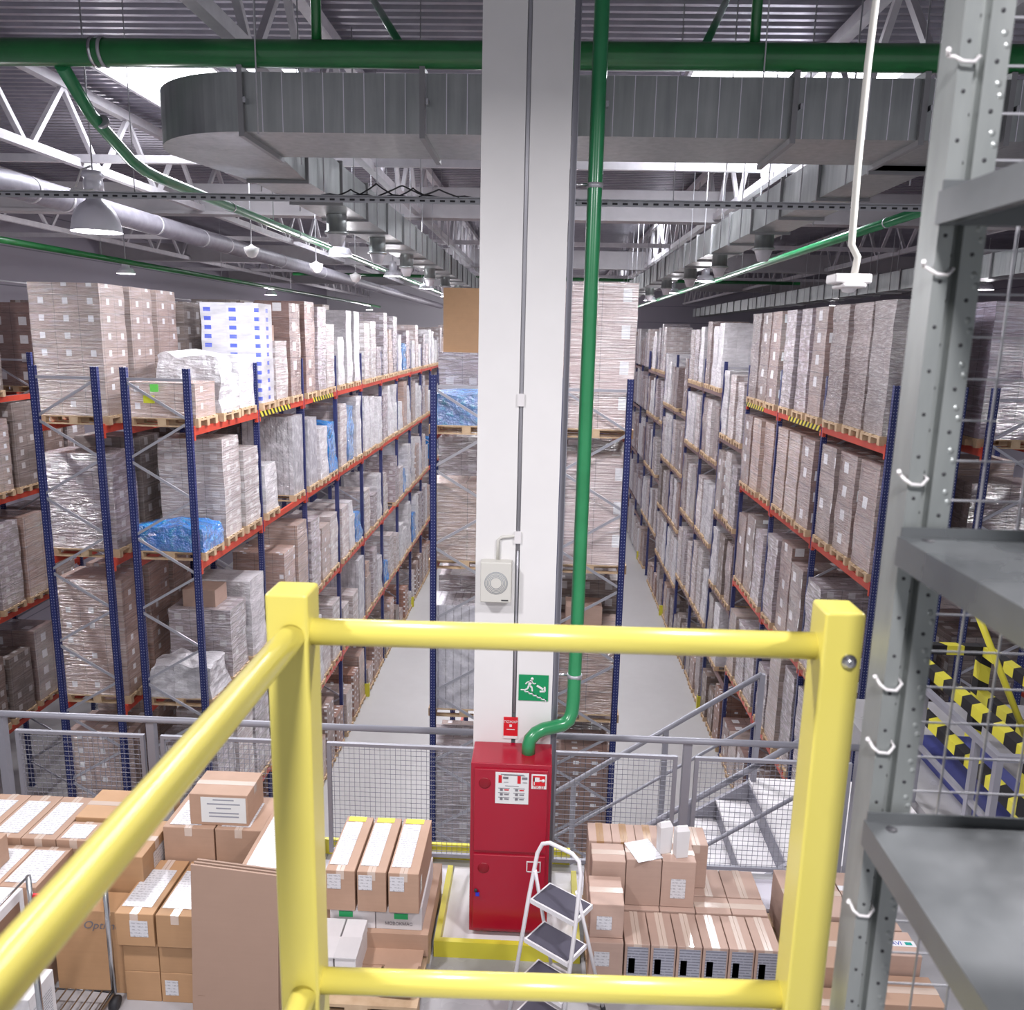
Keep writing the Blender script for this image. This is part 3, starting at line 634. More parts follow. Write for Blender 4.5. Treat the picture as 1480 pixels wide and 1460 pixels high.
# the shared-front bays seen end-on are given one by one
NB=10
fill(XB,range(0,NB),'left aisle rack','loads in the left aisle rack',pickB)
fill(XD,range(0,NB),'right aisle rack','loads in the right aisle rack',pickD,DL)
def front(X,row,group,items):
    for (b,s,l,st,h,ex) in items:
        z=([FL]+LEV)[l]; load(st,h,X,PY[b]+.56+.965*s,z,lab(ST[st][3],h,l,row,b,s),group,0,ex)
front(XA,'far left rack','loads in the far left rack',[(0,0,4,'carton',2.12,None),(0,1,4,'carton',2.04,None),(0,2,4,'carton',2.04,None),(1,0,4,'dark',1.9,None),(1,1,4,'dark',1.7,None),(2,0,4,'dark',2.1,None),(2,1,4,'brown',2.1,None),(3,0,4,'dark',2.1,None),(3,2,4,'brown',2.1,None),(4,1,4,'dark',2.2,None),
 (0,0,3,'grey',1.62,None),(0,1,3,'dark',1.8,None),(0,2,3,'dark',1.4,None),(0,0,2,'carton',2.1,None),(0,1,2,'carton',2.1,None),(0,2,2,'carton',2.1,None),(1,0,2,'dark',1.9,None),(0,0,1,'carton',1.9,None),(0,1,1,'carton',2.1,None),(0,0,0,'dark',1.8,None),(1,0,3,'dark',1.7,None),(1,2,3,'dark',1.7,None)])
front(XC1,'rack left of pillar','loads left of the pillar',[(0,0,4,'blue',.5,None),(0,1,4,'grey',1.1,'brownbox'),(0,0,3,'plain',1.3,None),(0,1,3,'grey',1.9,None),(0,0,2,'rolls',1.85,None),(0,1,2,'grey',2.1,None),(0,0,1,'grey',1.9,None),(0,1,1,'carton',1.5,None),(0,0,0,'pale',1.6,None)])
front(XC2,'rack right of pillar','loads right of the pillar',[(0,0,4,'pink',2.2,None),(0,1,4,'grey',1.9,None),(0,0,3,'pink',1.72,None),(0,1,3,'brown',1.9,None),(0,0,2,'plain',1.5,'box'),(0,1,2,'dark',2.1,None),(0,0,1,'dots',1.9,None),(0,1,1,'brown',2.0,None),(0,0,0,'dots',1.9,None)])
front(XE,'rack behind steel upright','loads behind the steel upright',[(0,0,4,'violet',2.1,None),(0,1,4,'violet',2.1,None),(1,0,4,'violet',2.1,None),(0,0,3,'shine',1.5,None),(0,1,3,'plain',1.8,None),(0,0,2,'dark',1.6,None),(0,1,2,'brown',1.8,None),(0,0,1,'carton',2.1,None),(0,1,1,'brown',1.8,None),(0,0,0,'brown',1.8,None),(0,2,4,'brown',2.0,None)])
front(XF,'left edge rack','loads in the left edge rack',[(b,s,l,st,h,None) for (b,s,l,st,h) in [(0,0,3,'dark',1.6),(0,1,3,'carton',1.7),(0,2,3,'carton',1.9),(1,0,3,'dark',1.8),(1,1,3,'carton',1.6),(1,2,3,'dark',1.9),(0,1,2,'carton',1.8),(0,2,2,'carton',1.9),(1,0,2,'carton',1.9),(1,1,2,'grey',1.9),(1,2,2,'plain',1.9),(2,0,2,'carton',1.9),(0,2,1,'dark',1.6),(1,0,1,'dark',1.6),(1,1,1,'dark',1.4),(1,2,1,'brown',1.8),(2,0,3,'dark',1.8),(2,1,3,'brown',1.9),(1,1,4,'dark',1.9),(2,0,4,'brown',1.9),(2,1,4,'dark',2.0)]])
front(XG,'far right rack','loads in the far right rack',[(b,s,l,st,h,None) for (b,s,l,st,h) in [(0,0,3,'shine',1.9),(0,1,3,'pale',1.7),(0,0,4,'violet',2.0),(0,1,4,'violet',1.9),(0,0,2,'plain',1.8),(0,1,2,'pale',1.9),(1,0,3,'brown',1.9),(1,0,4,'violet',2.0)]])
# everything beyond the tenth bay
rd=random.Random(4); mats_=['w_white','w_pale','w_greyfilm','w_brown_tall','w_carton']; b=MB()
for X in (XB,XD):
    for i in range(NB,15):
        for z in [FL]+LEV:
            for s in range(3):
                h=rd.uniform(1.2,2.05); y=PY[i]+.52+.995*s; k=rd.choice([0,1,1,2,4]) if X<0 else rd.choice([0,1,2,3])
                b.box(X-.57,X+.57,y-.4,y+.4,z+.12,z+.144+h,k)
tag(b.build('distant_pallet_loads',mats_),'hazy mass of distant pallet loads at the end of both aisles','pallet loads',kind='stuff')
# coloured stickers on a few near loads
def sticker(name,label,x0,x1,y,z0,z1,m,grp='bright stickers on front loads'):
    q=MB(); q.box(x0,x1,y-.008,y,z0,z1); tag(q.build(name,m,origin=(x0,y,z0)),label,'sticker',grp)
sticker('sticker','lime green sticker on the low front load of the left aisle rack',-6.28,-6.15,12.95,-1.0,-.88,'label_lime')
sticker('sticker','crumpled yellow sticker on the low front load of the left aisle rack',-6.4,-6.22,12.95,-1.18,-1.06,'label_yellow')
# ---------------------------------------------------------------- mezzanine fence
HR=-2.95; FY=5.75
t=thing('guard_railing','grey guard railing with wire mesh panels along the mezzanine edge','railing',(0,FY,-4.1))
b=MB(); b.tube([(-9,FY,HR),(-.46,FY,HR)],.026,14); b.build('handrail','rail_grey',t)
b=MB(); b.tube([(.12,FY,HR),(2.45,FY,HR)],.026,14); b.build('handrail','rail_grey',t)
for x in (-6.6,-5.4,-4.16,-2.97,-1.7,1.15,2.44):
    q=MB(); q.box(x-.03,x+.03,FY,FY+.06,-4.1,HR-.02); q.box(x-.07,x+.07,FY-.03,FY+.08,-4.1,-4.09); q.build('post','rail_grey',t)
for x0,x1 in ((-6.5,-5.5),(-5.28,-4.28),(-4.05,-3.03),(-2.90,-1.78),(-1.60,-.46),(.14,1.08),(1.21,2.38)):
    f=MB(); z0,z1=-4.03,-3.09
    f.box(x0,x1,FY+.01,FY+.04,z1-.025,z1); f.box(x0,x1,FY+.01,FY+.04,z0,z0+.03); f.box(x0,x0+.03,FY+.01,FY+.04,z0+.03,z1-.025); f.box(x1-.03,x1,FY+.01,FY+.04,z0+.03,z1-.025)
    f=f.build('panel_frame','rail_grey',t)
    w=MB(); x=x0+.05
    while x<x1-.03: w.box(x-.0014,x+.0014,FY+.02,FY+.023,z0,z1); x+=.04
    z=z0+.05
    while z<z1-.02: w.box(x0,x1,FY+.023,FY+.026,z-.0014,z+.0014); z+=.04
    w.build('wire_mesh','mesh_grey',f)
# stair beyond the fence, going down to the left
t=thing('steel_stair','grey steel stair with white treads going down beyond the mesh railing','stair',(2.05,6.6,-4.1))
b=MB(); b.box(2.05,3.42,5.98,7.3,-4.16,-4.1); b.build('landing','white_paint',t)
for k in range(9):
    x=2.05-.29*(k+1); z=-4.1-.2*(k+1)
    q=MB(); q.box(x-.02,x+.28,6.02,7.22,z-.03,z,0); q.box(x+.28,x+.30,6.02,7.22,z-.0,z+.17,1); q.build('tread',['white_paint','mesh_grey'],t)
for y in (5.99,7.25):
    q=MB(); q.bar((2.1,y,-4.2),(-.75,y,-6.15),.04,.22); q.build('stringer','rail_grey',t)
    q=MB(); q.tube([(2.08,y,-3.02),(-.9,y,-5.08)],.025,10); q.build('handrail','rail_grey',t)
    q=MB(); q.tube([(2.08,y,-3.5),(-.9,y,-5.56)],.016,8); q.build('knee_rail','rail_grey',t)
    for k in range(4):
        x=2.08-.85*k; z=-3.02-.85*k*.691
        q=MB(); q.box(x-.025,x+.025,y-.025,y+.025,z-1.15,z); q.build('baluster','rail_grey',t)
t=thing('landing_railing','grey tubular railing around the right side of the stair landing','railing',(3.46,5.8,-4.1))
b=MB(); b.box(3.43,3.48,5.76,8.0,-3.03,-2.98); b.box(3.48,5.2,5.76,5.81,-3.03,-2.98); b.build('handrail','rail_grey',t)
b=MB(); b.box(3.435,3.475,5.78,8.0,-3.56,-3.52); b.box(3.475,5.2,5.77,5.8,-3.56,-3.52); b.build('knee_rail','rail_grey',t)
for x,y in ((3.455,5.785),(3.455,6.1),(3.455,7.0),(3.455,7.9),(4.3,5.785),(5.15,5.785)):
    b=MB(); b.box(x-.025,x+.025,y-.025,y+.025,-4.1,-3.03); b.build('post','rail_grey',t)
b=MB(); b.box(3.5,6,5.84,9.2,-4.35,-4.1); struct('floor_landing',b,'mezz_floor')
# pallet transfer gate with hazard stripes
t=thing('pallet_gate','yellow and black striped pallet gate frame beyond the landing railing','gate',(3.75,6.0,-4.1))
def striped(p0,p1,w,n,nm):
    b=MB(); p0=Vector(p0); p1=Vector(p1); d=(p1-p0)/n; sl=d.normalized()*w*.45
    u=Vector((0,0,1)) if abs(d.z)<.01 else Vector((0,1,0)); r=d.normalized().cross(u)*w/2; u=u*w/2
    for k in range(n):
        a=p0+d*k; c=a+d; sa=sl if k else sl*0; sc=sl if k<n-1 else sl*0
        b.hexa([a-r-u-sa,a+r-u,c+r-u,c-r-u-sc,a-r+u-sa,a+r+u,c+r+u,c-r+u-sc],k%2)
    return b.build(nm,['yellow_floor','black_paint'],t)
for x in (3.80,4.62):
    striped((x,5.95,-3.08),(x,8.2,-3.08),.10,13,'top_bar'); striped((x,5.95,-3.55),(x,8.2,-3.55),.10,13,'middle_bar')
    for y in (5.9,8.25): striped((x,y,-4.1),(x,y,-3.03),.11,6,'post')
striped((3.86,8.25,-3.08),(4.56,8.25,-3.08),.10,4,'top_bar'); striped((3.86,5.9,-3.08),(4.56,5.9,-3.08),.10,4,'top_bar')
b=MB(); b.box(3.9,4.52,6.05,8.1,-4.1,-3.98); b.build('platform','platform_blue',t)
b=MB(); b.tube([(3.72,7.0,-2.1),(4.42,6.98,-3.5)],.028,10); b.build('swing_bar','yellow_floor',t)
# ---------------------------------------------------------------- pillar furniture
t=thing('fire_cabinet','tall red fire cabinet with two doors standing against the pillar','fire cabinet',(-.15,5.2,-4.05))
b=MB(); b.box(-.42,.115,4.97,5.265,-4.03,-2.765); b.build('cabinet_body','red_paint',t,bevel=.006)
b=MB(); b.box(-.395,.09,4.953,4.97,-3.40,-2.80); up=b.build('upper_door','red_paint',t,bevel=.004)
b=MB(); b.box(-.395,.09,4.953,4.97,-4.0,-3.43); lo=b.build('lower_door','red_paint',t,bevel=.004)
for dz,p in ((-2.90,up),(-3.53,lo)):
    q=MB(); q.lathe([(0,.003),(.034,.003),(.04,0),(.04,-.004)],(-.325,4.952,dz),20,0,'y'); q.build('porthole','red_dark',p)
q=MB(); q.box(-.255,-.035,4.948,4.952,-3.04,-2.815); s=q.build('instruction_sheet','sign_white',up)
q=MB()
for k,(x,z) in enumerate([(-.225,-2.86),(-.10,-2.86)]): q.box(x-.01,x+.012,4.9455,4.948,z-.03,z+.025,0)
for r in range(3):
    for c in range(2):
        x=-.235+.1*c; z=-2.935-.033*r
        q.box(x,x+.075,4.9455,4.948,z+.006,z+.0085,1); q.box(x+.012,x+.03,4.9455,4.948,z-.012,z+.002,1); q.box(x+.04,x+.07,4.9455,4.948,z-.008,z-.001,0 if r==0 else 1)
q.box(-.22,-.07,4.9455,4.948,-2.829,-2.826,1); q.box(-.20,-.06,4.9455,4.948,-2.835,-2.833,1); q.box(-.19,-.1,4.9455,4.948,-2.911,-2.909,1)
for x in (-.17,-.045): q.box(x-.035,x,4.9455,4.948,-2.86,-2.845,1); q.box(x-.03,x,4.9455,4.948,-2.885,-2.882,1)
q.build('printed_pictures',['sign_red','print_grey'],up)
q=MB(); q.box(-.018,.082,4.948,4.952,-2.925,-2.82,0); q.box(-.009,.073,4.9455,4.948,-2.90,-2.83,1); q.box(-.002,.035,4.943,4.9455,-2.87,-2.84,0); q.box(-.002,.004,4.943,4.9455,-2.895,-2.84,0); q.box(.035,.065,4.943,4.9455,-2.866,-2.858,0); q.lathe([(0,.003),(.012,.003),(.012,0)],(.06,4.9455,-2.862),12,0,'y'); q.build('hydrant_sign',['sign_white','sign_red'],up)
text('ПК-22',.026,'sign_red',up,(.032,4.9465,-2.913))
q=MB()
for a in ((-.035,.06,-3.435-.035,-3.435-.029),(-.035,.06,-3.545,-3.539),(-.035,-.029,-3.545,-3.47),(.054,.06,-3.545,-3.47)): q.box(a[0],a[1],4.949,4.953,a[2],a[3])
q.build('empty_sign_frame','sign_white',lo)
q=MB(); q.lathe([(0,.012),(.012,.012),(.012,0)],(-.375,4.953,-3.70),10,0,'y'); q.build('lock','black_rubber',lo)
q=MB(); q.box(-.375,-.35,4.935,4.94,-3.735,-3.708); q.build('key','lens_blue',lo)
t=thing('loudspeaker','cream wall loudspeaker with round grille mounted on the pillar','loudspeaker',(-0.2874,5.2211,-1.7244))  # speaker and signs scaled about the camera with the pillar face, baked into numbers
b=MB(); b.box(-0.3909,-0.1868,5.1732,5.269,-1.7244,-1.4514); b.build('speaker_case','cream_plastic',t,bevel=0.0077)
q=MB()
for r in (0.0383,0.0479,0.0575,0.0671,0.0747): q.lathe([(r-0.0019,0.0029),(r+0.0019,0.0029),(r+0.0019,-0.001)],(-0.2874,5.1742,-1.5903),28,0,'y')
q.build('round_grille','pillar_joint',t)
q=MB(); q.box(-0.251,-0.206,5.1694,5.1732,-1.71,-1.7024); q.build('badge','black_rubber',t)
t=thing('exit_sign','green emergency exit sign with running figure on stairs on the pillar','sign',(-0.0287,5.2594,-2.3471))
b=MB(); b.box(-0.1245,0.0786,5.2633,5.268,-2.4477,-2.2609); b.build('sign_plate','sign_green',t)
q=MB(); yy=5.2609
q.lathe([(0,0.0019),(0.0105,0.0019),(0.0105,0)],(-0.0335,yy+0.001,-2.2877),12,0,'y')
for p0,p1,w in [((-0.0383,-2.2992),(-0.0527,-2.3327),0.0192),((-0.0402,-2.3069),(-0.0651,-2.3107),0.0077),((-0.0651,-2.3107),(-0.0786,-2.326),0.0077),((-0.0402,-2.3088),(-0.0192,-2.3231),0.0077),((-0.0192,-2.3231),(-0.0077,-2.3184),0.0067),((-0.0508,-2.3327),(-0.0335,-2.3519),0.0115),((-0.0335,-2.3519),(-0.0307,-2.3778),0.0096),((-0.0556,-2.3356),(-0.0632,-2.3586),0.0115),((-0.0632,-2.3586),(-0.0843,-2.371),0.0096),((0.,-2.3346),(0.0431,-2.3615),0.0134),((0.0527,-2.3423),(0.0556,-2.3758),0.0115),((0.0556,-2.3758),(0.0192,-2.3778),0.0115)]:
    q.bar((p0[0],yy,p0[1]),(p1[0],yy,p1[1]),0.0029,w,up=(0,0,1) if abs(p1[0]-p0[0])>0.0038 else (1,0,0))
for k in range(6):
    x=-0.1102+0.0287*k; z=-2.3643-0.0134*k; q.box(x,x+0.0326,yy-0.001,yy+0.001,z-0.0077,z); q.box(x+0.0249,x+0.0326,yy-0.001,yy+0.001,z-0.0172,z)
q.build('running_figure','sign_white',t)
t=thing('fire_call_sign','small red fire call notice on the pillar above the cabinet','sign',(-0.1724,5.2594,-2.6441))
b=MB(); b.box(-0.2223,-0.1245,5.2633,5.269,-2.7159,-2.577,0); b.box(-0.2223,-0.1245,5.2623,5.2633,-2.7351,-2.7159,1); b.build('sign_plate',['sign_red','sign_white'],t)
text('ПОЖАР',0.0249,'sign_white',t,(-0.1734,5.2613,-2.6105)); q=MB(); q.box(-0.182,-0.1648,5.2604,5.2623,-2.647,-2.6297); q.box(-0.2012,-0.1437,5.2604,5.2623,-2.668,-2.6642); q.build('small_print','sign_white',t)
# yellow kerb tray round the pillar
t=thing('pillar_kerb','white floored tray with a yellow kerb around the pillar foot','kerb',(-.1,5.3,-4.1))
b=MB(); b.box(-.6,.32,4.83,5.72,-4.1,-4.075); b.build('tray_floor','white_paint',t)
b=MB(); b.box(-.64,.34,4.79,4.83,-4.1,-3.98); b.build('front_kerb','yellow_floor',t)
b=MB(); b.box(-.64,-.6,4.83,5.6,-4.1,-3.98); b.build('side_kerb','yellow_floor',t)
b=MB(); b.box(.30,.34,4.83,5.6,-4.1,-3.98); b.build('side_kerb','yellow_floor',t)
b=MB(); b.box(-2.2,-.64,5.4,5.74,-4.1,-4.08); b.box(.34,2.4,5.4,5.74,-4.1,-4.08); struct('trim_3',b,'pale_floor')
# ---------------------------------------------------------------- step ladder
yaw=math.radians(-36); MX=Matrix.Translation((.125,4.265,0))@Matrix.Rotation(yaw,4,'Z')
g=lambda x,y,z: tuple(MX@Vector((x,y,z)))
t=thing('step_ladder','white folding step ladder with dark treads in front of the red cabinet','step ladder',g(0,-.05,-4.1))
fr=lambda z:-.0+(-.2*(-3.3-z))        # front stile leans forward going down
b=MB()
loop=[g(-.19,fr(-4.1),-4.1),g(-.17,fr(-3.3),-3.3),g(-.155,fr(-3.02),-3.02),g(-.13,fr(-2.95),-2.955),g(-.08,fr(-2.93),-2.93),g(.08,fr(-2.93),-2.93),g(.13,fr(-2.95),-2.955),g(.155,fr(-3.02),-3.02),g(.17,fr(-3.3),-3.3),g(.19,fr(-4.1),-4.1)]
b.tube(loop,.0125,12); b.build('front_frame','white_paint',t)
for s in (-1,1):
    b=MB(); b.tube([g(.15*s,.03,-3.12),g(.19*s,.33,-4.1)],.011,10); b.build('rear_leg','white_paint',t)
b=MB(); b.tube([g(-.183,.285,-3.95),g(.183,.285,-3.95)],.009,8); b.build('rear_rung','white_paint',t)
for z in (-3.3,-3.54,-3.78,-4.0):
    y0=fr(z); q=MB(); q.box(-.158,.158,y0-.0,y0+.20,z-.028,z,0,mx=MX); q=q.build('tread','white_paint',t)
    r=MB(); r.box(-.145,.145,y0+.012,y0+.188,z,z+.004,0,mx=MX); r.build('tread_pad','tread_rubber',q)
for s in (-1,1):
    b=MB(); b.tube([g(.19*s,fr(-4.1),-4.1),g(.19*s,fr(-4.07),-4.07)],.016,10); b.build('rubber_foot','black_rubber',t)
    b=MB(); b.tube([g(.19*s,.33,-4.1),g(.187*s,.32,-4.07)],.016,10); b.build('rubber_foot','black_rubber',t)
# ---------------------------------------------------------------- cartons
def carton(label,x0,x1,y0,y1,z0,z1,m='card',grp=None,tape='x',tm='tape_clear',papers=(),yaw=0,name='carton',cat='box',flap=None):
    """papers: (face, a0,a1,b0,b1, material) in fractions of that face."""
    c=Vector(((x0+x1)/2,(y0+y1)/2,z0)); mx=Matrix.Translation(c)@Matrix.Rotation(math.radians(yaw),4,'Z')@Matrix.Translation(-c)
    b=MB(); b.box(x0,x1,y0,y1,z0,z1,mx=mx); o=b.build(name,m,origin=tuple(c)); tag(o,label,cat,grp); mod=o.modifiers.new('b','BEVEL'); mod.width=.004; mod.segments=2
    cx,cy=(x0+x1)/2,(y0+y1)/2
    if tape=='y':   # seam runs front to back
        q=MB(); q.box(cx-.025,cx+.025,y0-.0012,y1+.0012,z1,z1+.0012,mx=mx); q.box(cx-.025,cx+.025,y0-.0014,y0,z1-.06,z1,mx=mx); q.build('tape',tm,o)
        q=MB(); q.box(cx-.001,cx+.001,y0,y1,z1+.0012,z1+.0018,mx=mx); q.build('flap_seam','card_dark',o)
    elif tape=='x':
        q=MB(); q.box(x0-.0012,x1+.0012,cy-.025,cy+.025,z1,z1+.0012,mx=mx); q.box(x1,x1+.0014,cy-.025,cy+.025,z1-.06,z1,mx=mx); q.build('tape',tm,o)
    for f,a0,a1,b0,b1,pm in papers:
        q=MB()
        if f=='top': q.box(x0+a0*(x1-x0),x0+a1*(x1-x0),y0+b0*(y1-y0),y0+b1*(y1-y0),z1+.0015,z1+.0028,mx=mx)
        elif f=='front': q.box(x0+a0*(x1-x0),x0+a1*(x1-x0),y0-.0028,y0-.0015,z0+b0*(z1-z0),z0+b1*(z1-z0),mx=mx)
        elif f=='right': q.box(x1+.0015,x1+.0028,y0+a0*(y1-y0),y0+a1*(y1-y0),z0+b0*(z1-z0),z0+b1*(z1-z0),mx=mx)
        q.build('paper_label',pm,o)
    return o
def real_pallet(label,x0,x1,y0,y1,z=-4.1):
    b=MB(); p=pallet_mb((x0+x1)/2,(y0+y1)/2,z,x1-x0,y1-y0)
    o=p.build('wooden_pallet','pallet_wood',origin=((x0+x1)/2,(y0+y1)/2,z)); return tag(o,label,'pallet','wooden pallets on the mezzanine')
# right pallet
ZP=-3.956
p=real_pallet('wooden pallet carrying small brown cartons right of the step ladder',.37,1.57,4.5,5.30)
text('EPAL',.05,'print_grey',p,(.43,4.497,-4.04)); text('EPAL',.05,'print_grey',p,(1.5,4.497,-4.04)); text('EUR',.035,'print_grey',p,(.98,4.497,-4.04))
w=(1.56-.59)/6
for k in range(6):
    x=.595+w*k
    carton('slim brown carton with grey barcode sheet, %s of the front row on the right pallet'%ords[k],x+.003,x+w-.003,4.51,4.81,ZP,-3.70,'card_pink','slim cartons in the front row','y',papers=[('front',.1,.93,.1,.93,'paper_grey'),('front',.16,.42,.2,.62,'barcode_ink')])
carton('brown carton with white label at the left front corner of the right pallet',.375,.588,4.51,4.80,ZP,-3.70,'card_pink',None,'x',papers=[('front',.15,.6,.35,.75,'paper_print')])
carton('brown carton standing on the left front corner carton',.375,.585,4.55,4.83,-3.697,-3.46,'card_pink',None,'x',papers=[('front',.2,.65,.25,.65,'paper_print')])
names=['first','second','third','fourth']
for k in range(4):
    x=.62+.237*k
    carton('brown carton in the middle row of the right pallet, %s from left'%names[k],x,x+.232,4.83,4.99,ZP,-3.70,'card_pink','middle row cartons','x')
carton('brown carton at the left back of the right pallet under the upper ones',.378,.613,4.83,5.29,ZP,-3.70,'card_pink',None,'y')
for k in range(4):
    x=.62+.237*k
    carton('brown carton in the back row of the right pallet, %s from left'%names[k],x,x+.232,5.0,5.29,ZP,-3.70,'card_pink','back row cartons','y')
for k,(x0,x1) in enumerate(((.40,.62),(.625,.855),(.86,1.08))):
    lf=[[],[],[('front',.28,.72,.2,.62,'paper_print')]][k]
    carton('upper brown carton on the right pallet, %s from left'%names[k],x0,x1,4.87,5.07,-3.697,-3.36 if k else -3.38,'card_pink','upper cartons','x',papers=lf)
for k in range(5):
    x=.385+.163*k
    carton('narrow brown carton at the top back of the right pallet, %s from left'%ords[k],x,x+.16,5.075,5.29,-3.697,-3.37,'card_pink','narrow top cartons','y',tm='tape_brown' if k<3 else 'tape_clear')
q=MB(); MXp=Matrix.Translation((.74,4.98,-3.357))@Matrix.Rotation(.35,4,'Z'); q.box(-.09,.09,-.12,.10,0,.002,mx=MXp); tag(q.build('paper_sheet','paper_print',origin=(.74,4.98,-3.357)),'loose printed sheet lying on the upper cartons','paper')
for k,(x,y,rz) in enumerate(((.88,4.98,.3),(.985,4.94,.2))):
    mx=Matrix.Translation((x,y,-3.357))@Matrix.Rotation(rz,4,'Z'); b=MB(); b.hexa([mx@Vector(p) for p in ((-.04,-.03,0),(.04,-.03,0),(.04,.03,0),(-.04,.03,0),(-.045,-.03,.19),(.045,-.03,.19),(.045,.03,.19),(-.045,.03,.19))])
    b.hexa([mx@Vector(p) for p in ((-.045,-.03,.19),(.045,-.03,.19),(.045,.03,.19),(-.045,.03,.19),(-.035,-.006,.215),(.035,-.006,.215),(.035,.006,.215),(-.035,.006,.215))])
    tag(b.build('paper_bag','white_plastic',origin=(x,y,-3.357)),'small white paper bag standing on the cartons, %s one'%['left','right'][k],'bag','white paper bags')
# right-hand cartons behind the yellow post
real_pallet('wooden pallet under the taped cartons behind the steel upright',1.66,2.42,4.1,5.2)
for (x0,x1,y0,y1,z0,z1,lb,m,wd) in ((1.68,2.06,4.72,5.18,-3.956,-3.6,'pale brown carton left of the yellow post, back one','card_pink',''),
   (1.68,2.06,4.3,4.70,-3.956,-3.62,'grey-brown carton hidden mostly by the yellow post','card',''),
   (2.07,2.31,4.84,5.18,-3.956,-3.6,'carton with blue printed tape at the back of the upright','card_pink','H'),
   (2.07,2.33,4.62,4.83,-3.956,-3.6,'carton with white printed tape, middle of the upright stack','card_pink','H'),
   (2.05,2.36,4.40,4.61,-3.956,-3.6,'carton with white printed tape, nearest of the upright stack','card_pink','H'),
   (2.02,2.40,4.15,4.38,-3.956,-3.72,'brown carton low at the front of the upright stack','card',''),
   (1.68,2.0,4.05,4.28,-3.956,-3.74,'small brown carton low beside the yellow post','card','')):
    o=carton(lb,x0,x1,y0,y1,z0,z1,m,None,'x',tm='tape_white' if wd else 'tape_clear')
    if wd:
        text('HAVI',.045,'print_blue',o,(x1-.13,(y0+y1)/2,z1+.002),rot=(0,0,0)); q=MB(); q.box(x1-.06,x1-.02,(y0+y1)/2-.012,(y0+y1)/2+.012,z1+.0013,z1+.002); q.build('tape_logo','teal',o)
# left of the kerb: brown card sheet, white boxes and three labelled cartons
real_pallet('wooden pallet under flattened brown cardboard left of the yellow kerb',-1.40,-.66,4.2,5.35)
b=MB(); b.box(-1.41,-.655,4.62,5.36,-3.956,-3.80,mx=None); b.box(-1.36,-.68,4.48,4.62,-3.93,-3.91)
tag(b.build('cardboard_sheet','card',origin=(-1,5,-3.956)),'flattened brown cardboard sheets lying on the pallet beside the kerb','cardboard')
mx=Matrix.Translation((-.95,4.4,-3.93))@Matrix.Rotation(-.05,4,'Z'); b=MB(); b.box(-.18,.02,-.12,.10,0,.012,mx=mx); b.box(.05,.26,-.14,.06,0,.06,mx=mx); tag(b.build('cardboard_flap','card',origin=(-.95,4.4,-3.93)),'bent brown cardboard flaps at the front of the flattened sheets','cardboard')
for k,(x0,x1) in enumerate(((-1.30,-1.005),(-1.0,-.70))):
    o=carton('white carton with green patch under the labelled brown cartons, %s one'%['left','right'][k],x0,x1,4.66,5.2,-3.80,-3.635,'card_white','white cartons with green patch',None)
    q=MB(); q.box(x0+.06+.06*k,x0+.15+.06*k,4.656,4.659,-3.72,-3.68); q.build('green_patch','label_green',o)
    text('КОСМЕТЕХ' if k==0 else 'МОВОКМАС',.03,'print_grey',o,((x0+x1)/2,4.657,-3.755 if k else -3.66))
for k,(x0,x1) in enumerate(((-1.305,-1.12),(-1.105,-.92),(-.905,-.71))):
    carton('brown carton with white printed top sheet and yellow corner, %s of three'%['left','middle','right'][k],x0,x1,4.60,5.2,-3.63,-3.345,'card','cartons with white top sheets','y',papers=[('top',.06,.68,.10,.88,'paper_print'),('top',.1,.75,.9,.99,'label_yellow'),('front',.05,.52,.55,.92,'paper_print')]+([('right',.1,.2,.35,.7,'paper_print')] if k==2 else []))
for k,(x0,x1,y0,y1) in enumerate(((-1.32,-1.19,4.3,4.64),(-1.18,-1.05,4.3,4.64))):
    o=carton('small white carton with open flaps left of the cardboard, %s one'%['left','right'][k],x0,x1,y0,y1,-3.93,-3.72,'card_white','small white cartons',None)
    q=MB(); q.box(x0-.005,x1+.005,y0-.01,(y0+y1)/2,-3.72,-3.714); q.build('box_flap','card_white',o)
# big folded cardboard standing upright
t=thing('folded_cardboard','tall folded brown cardboard panels leaning upright behind the left yellow post','cardboard',(-1.75,4.22,-4.1))
for k in range(3):
    b=MB(); b.hexa([(-2.03+.01*k,4.20+.014*k,-4.1),(-1.50+.01*k,4.19+.014*k,-4.1),(-1.50+.01*k,4.202+.014*k,-4.1),(-2.03+.01*k,4.212+.014*k,-4.1),(-1.985+.01*k,4.20+.02*k,-3.06+.004*k),(-1.47+.008*k,4.19+.02*k,-3.10+.004*k),(-1.47+.008*k,4.202+.02*k,-3.10+.004*k),(-1.985+.01*k,4.212+.02*k,-3.06+.004*k)])
    b.build('cardboard_sheet','card_sheet',t)
b=MB(); b.box(-1.99,-1.86,4.1985,4.20,-3.948,-3.946); b.build('slit','card_dark',t)
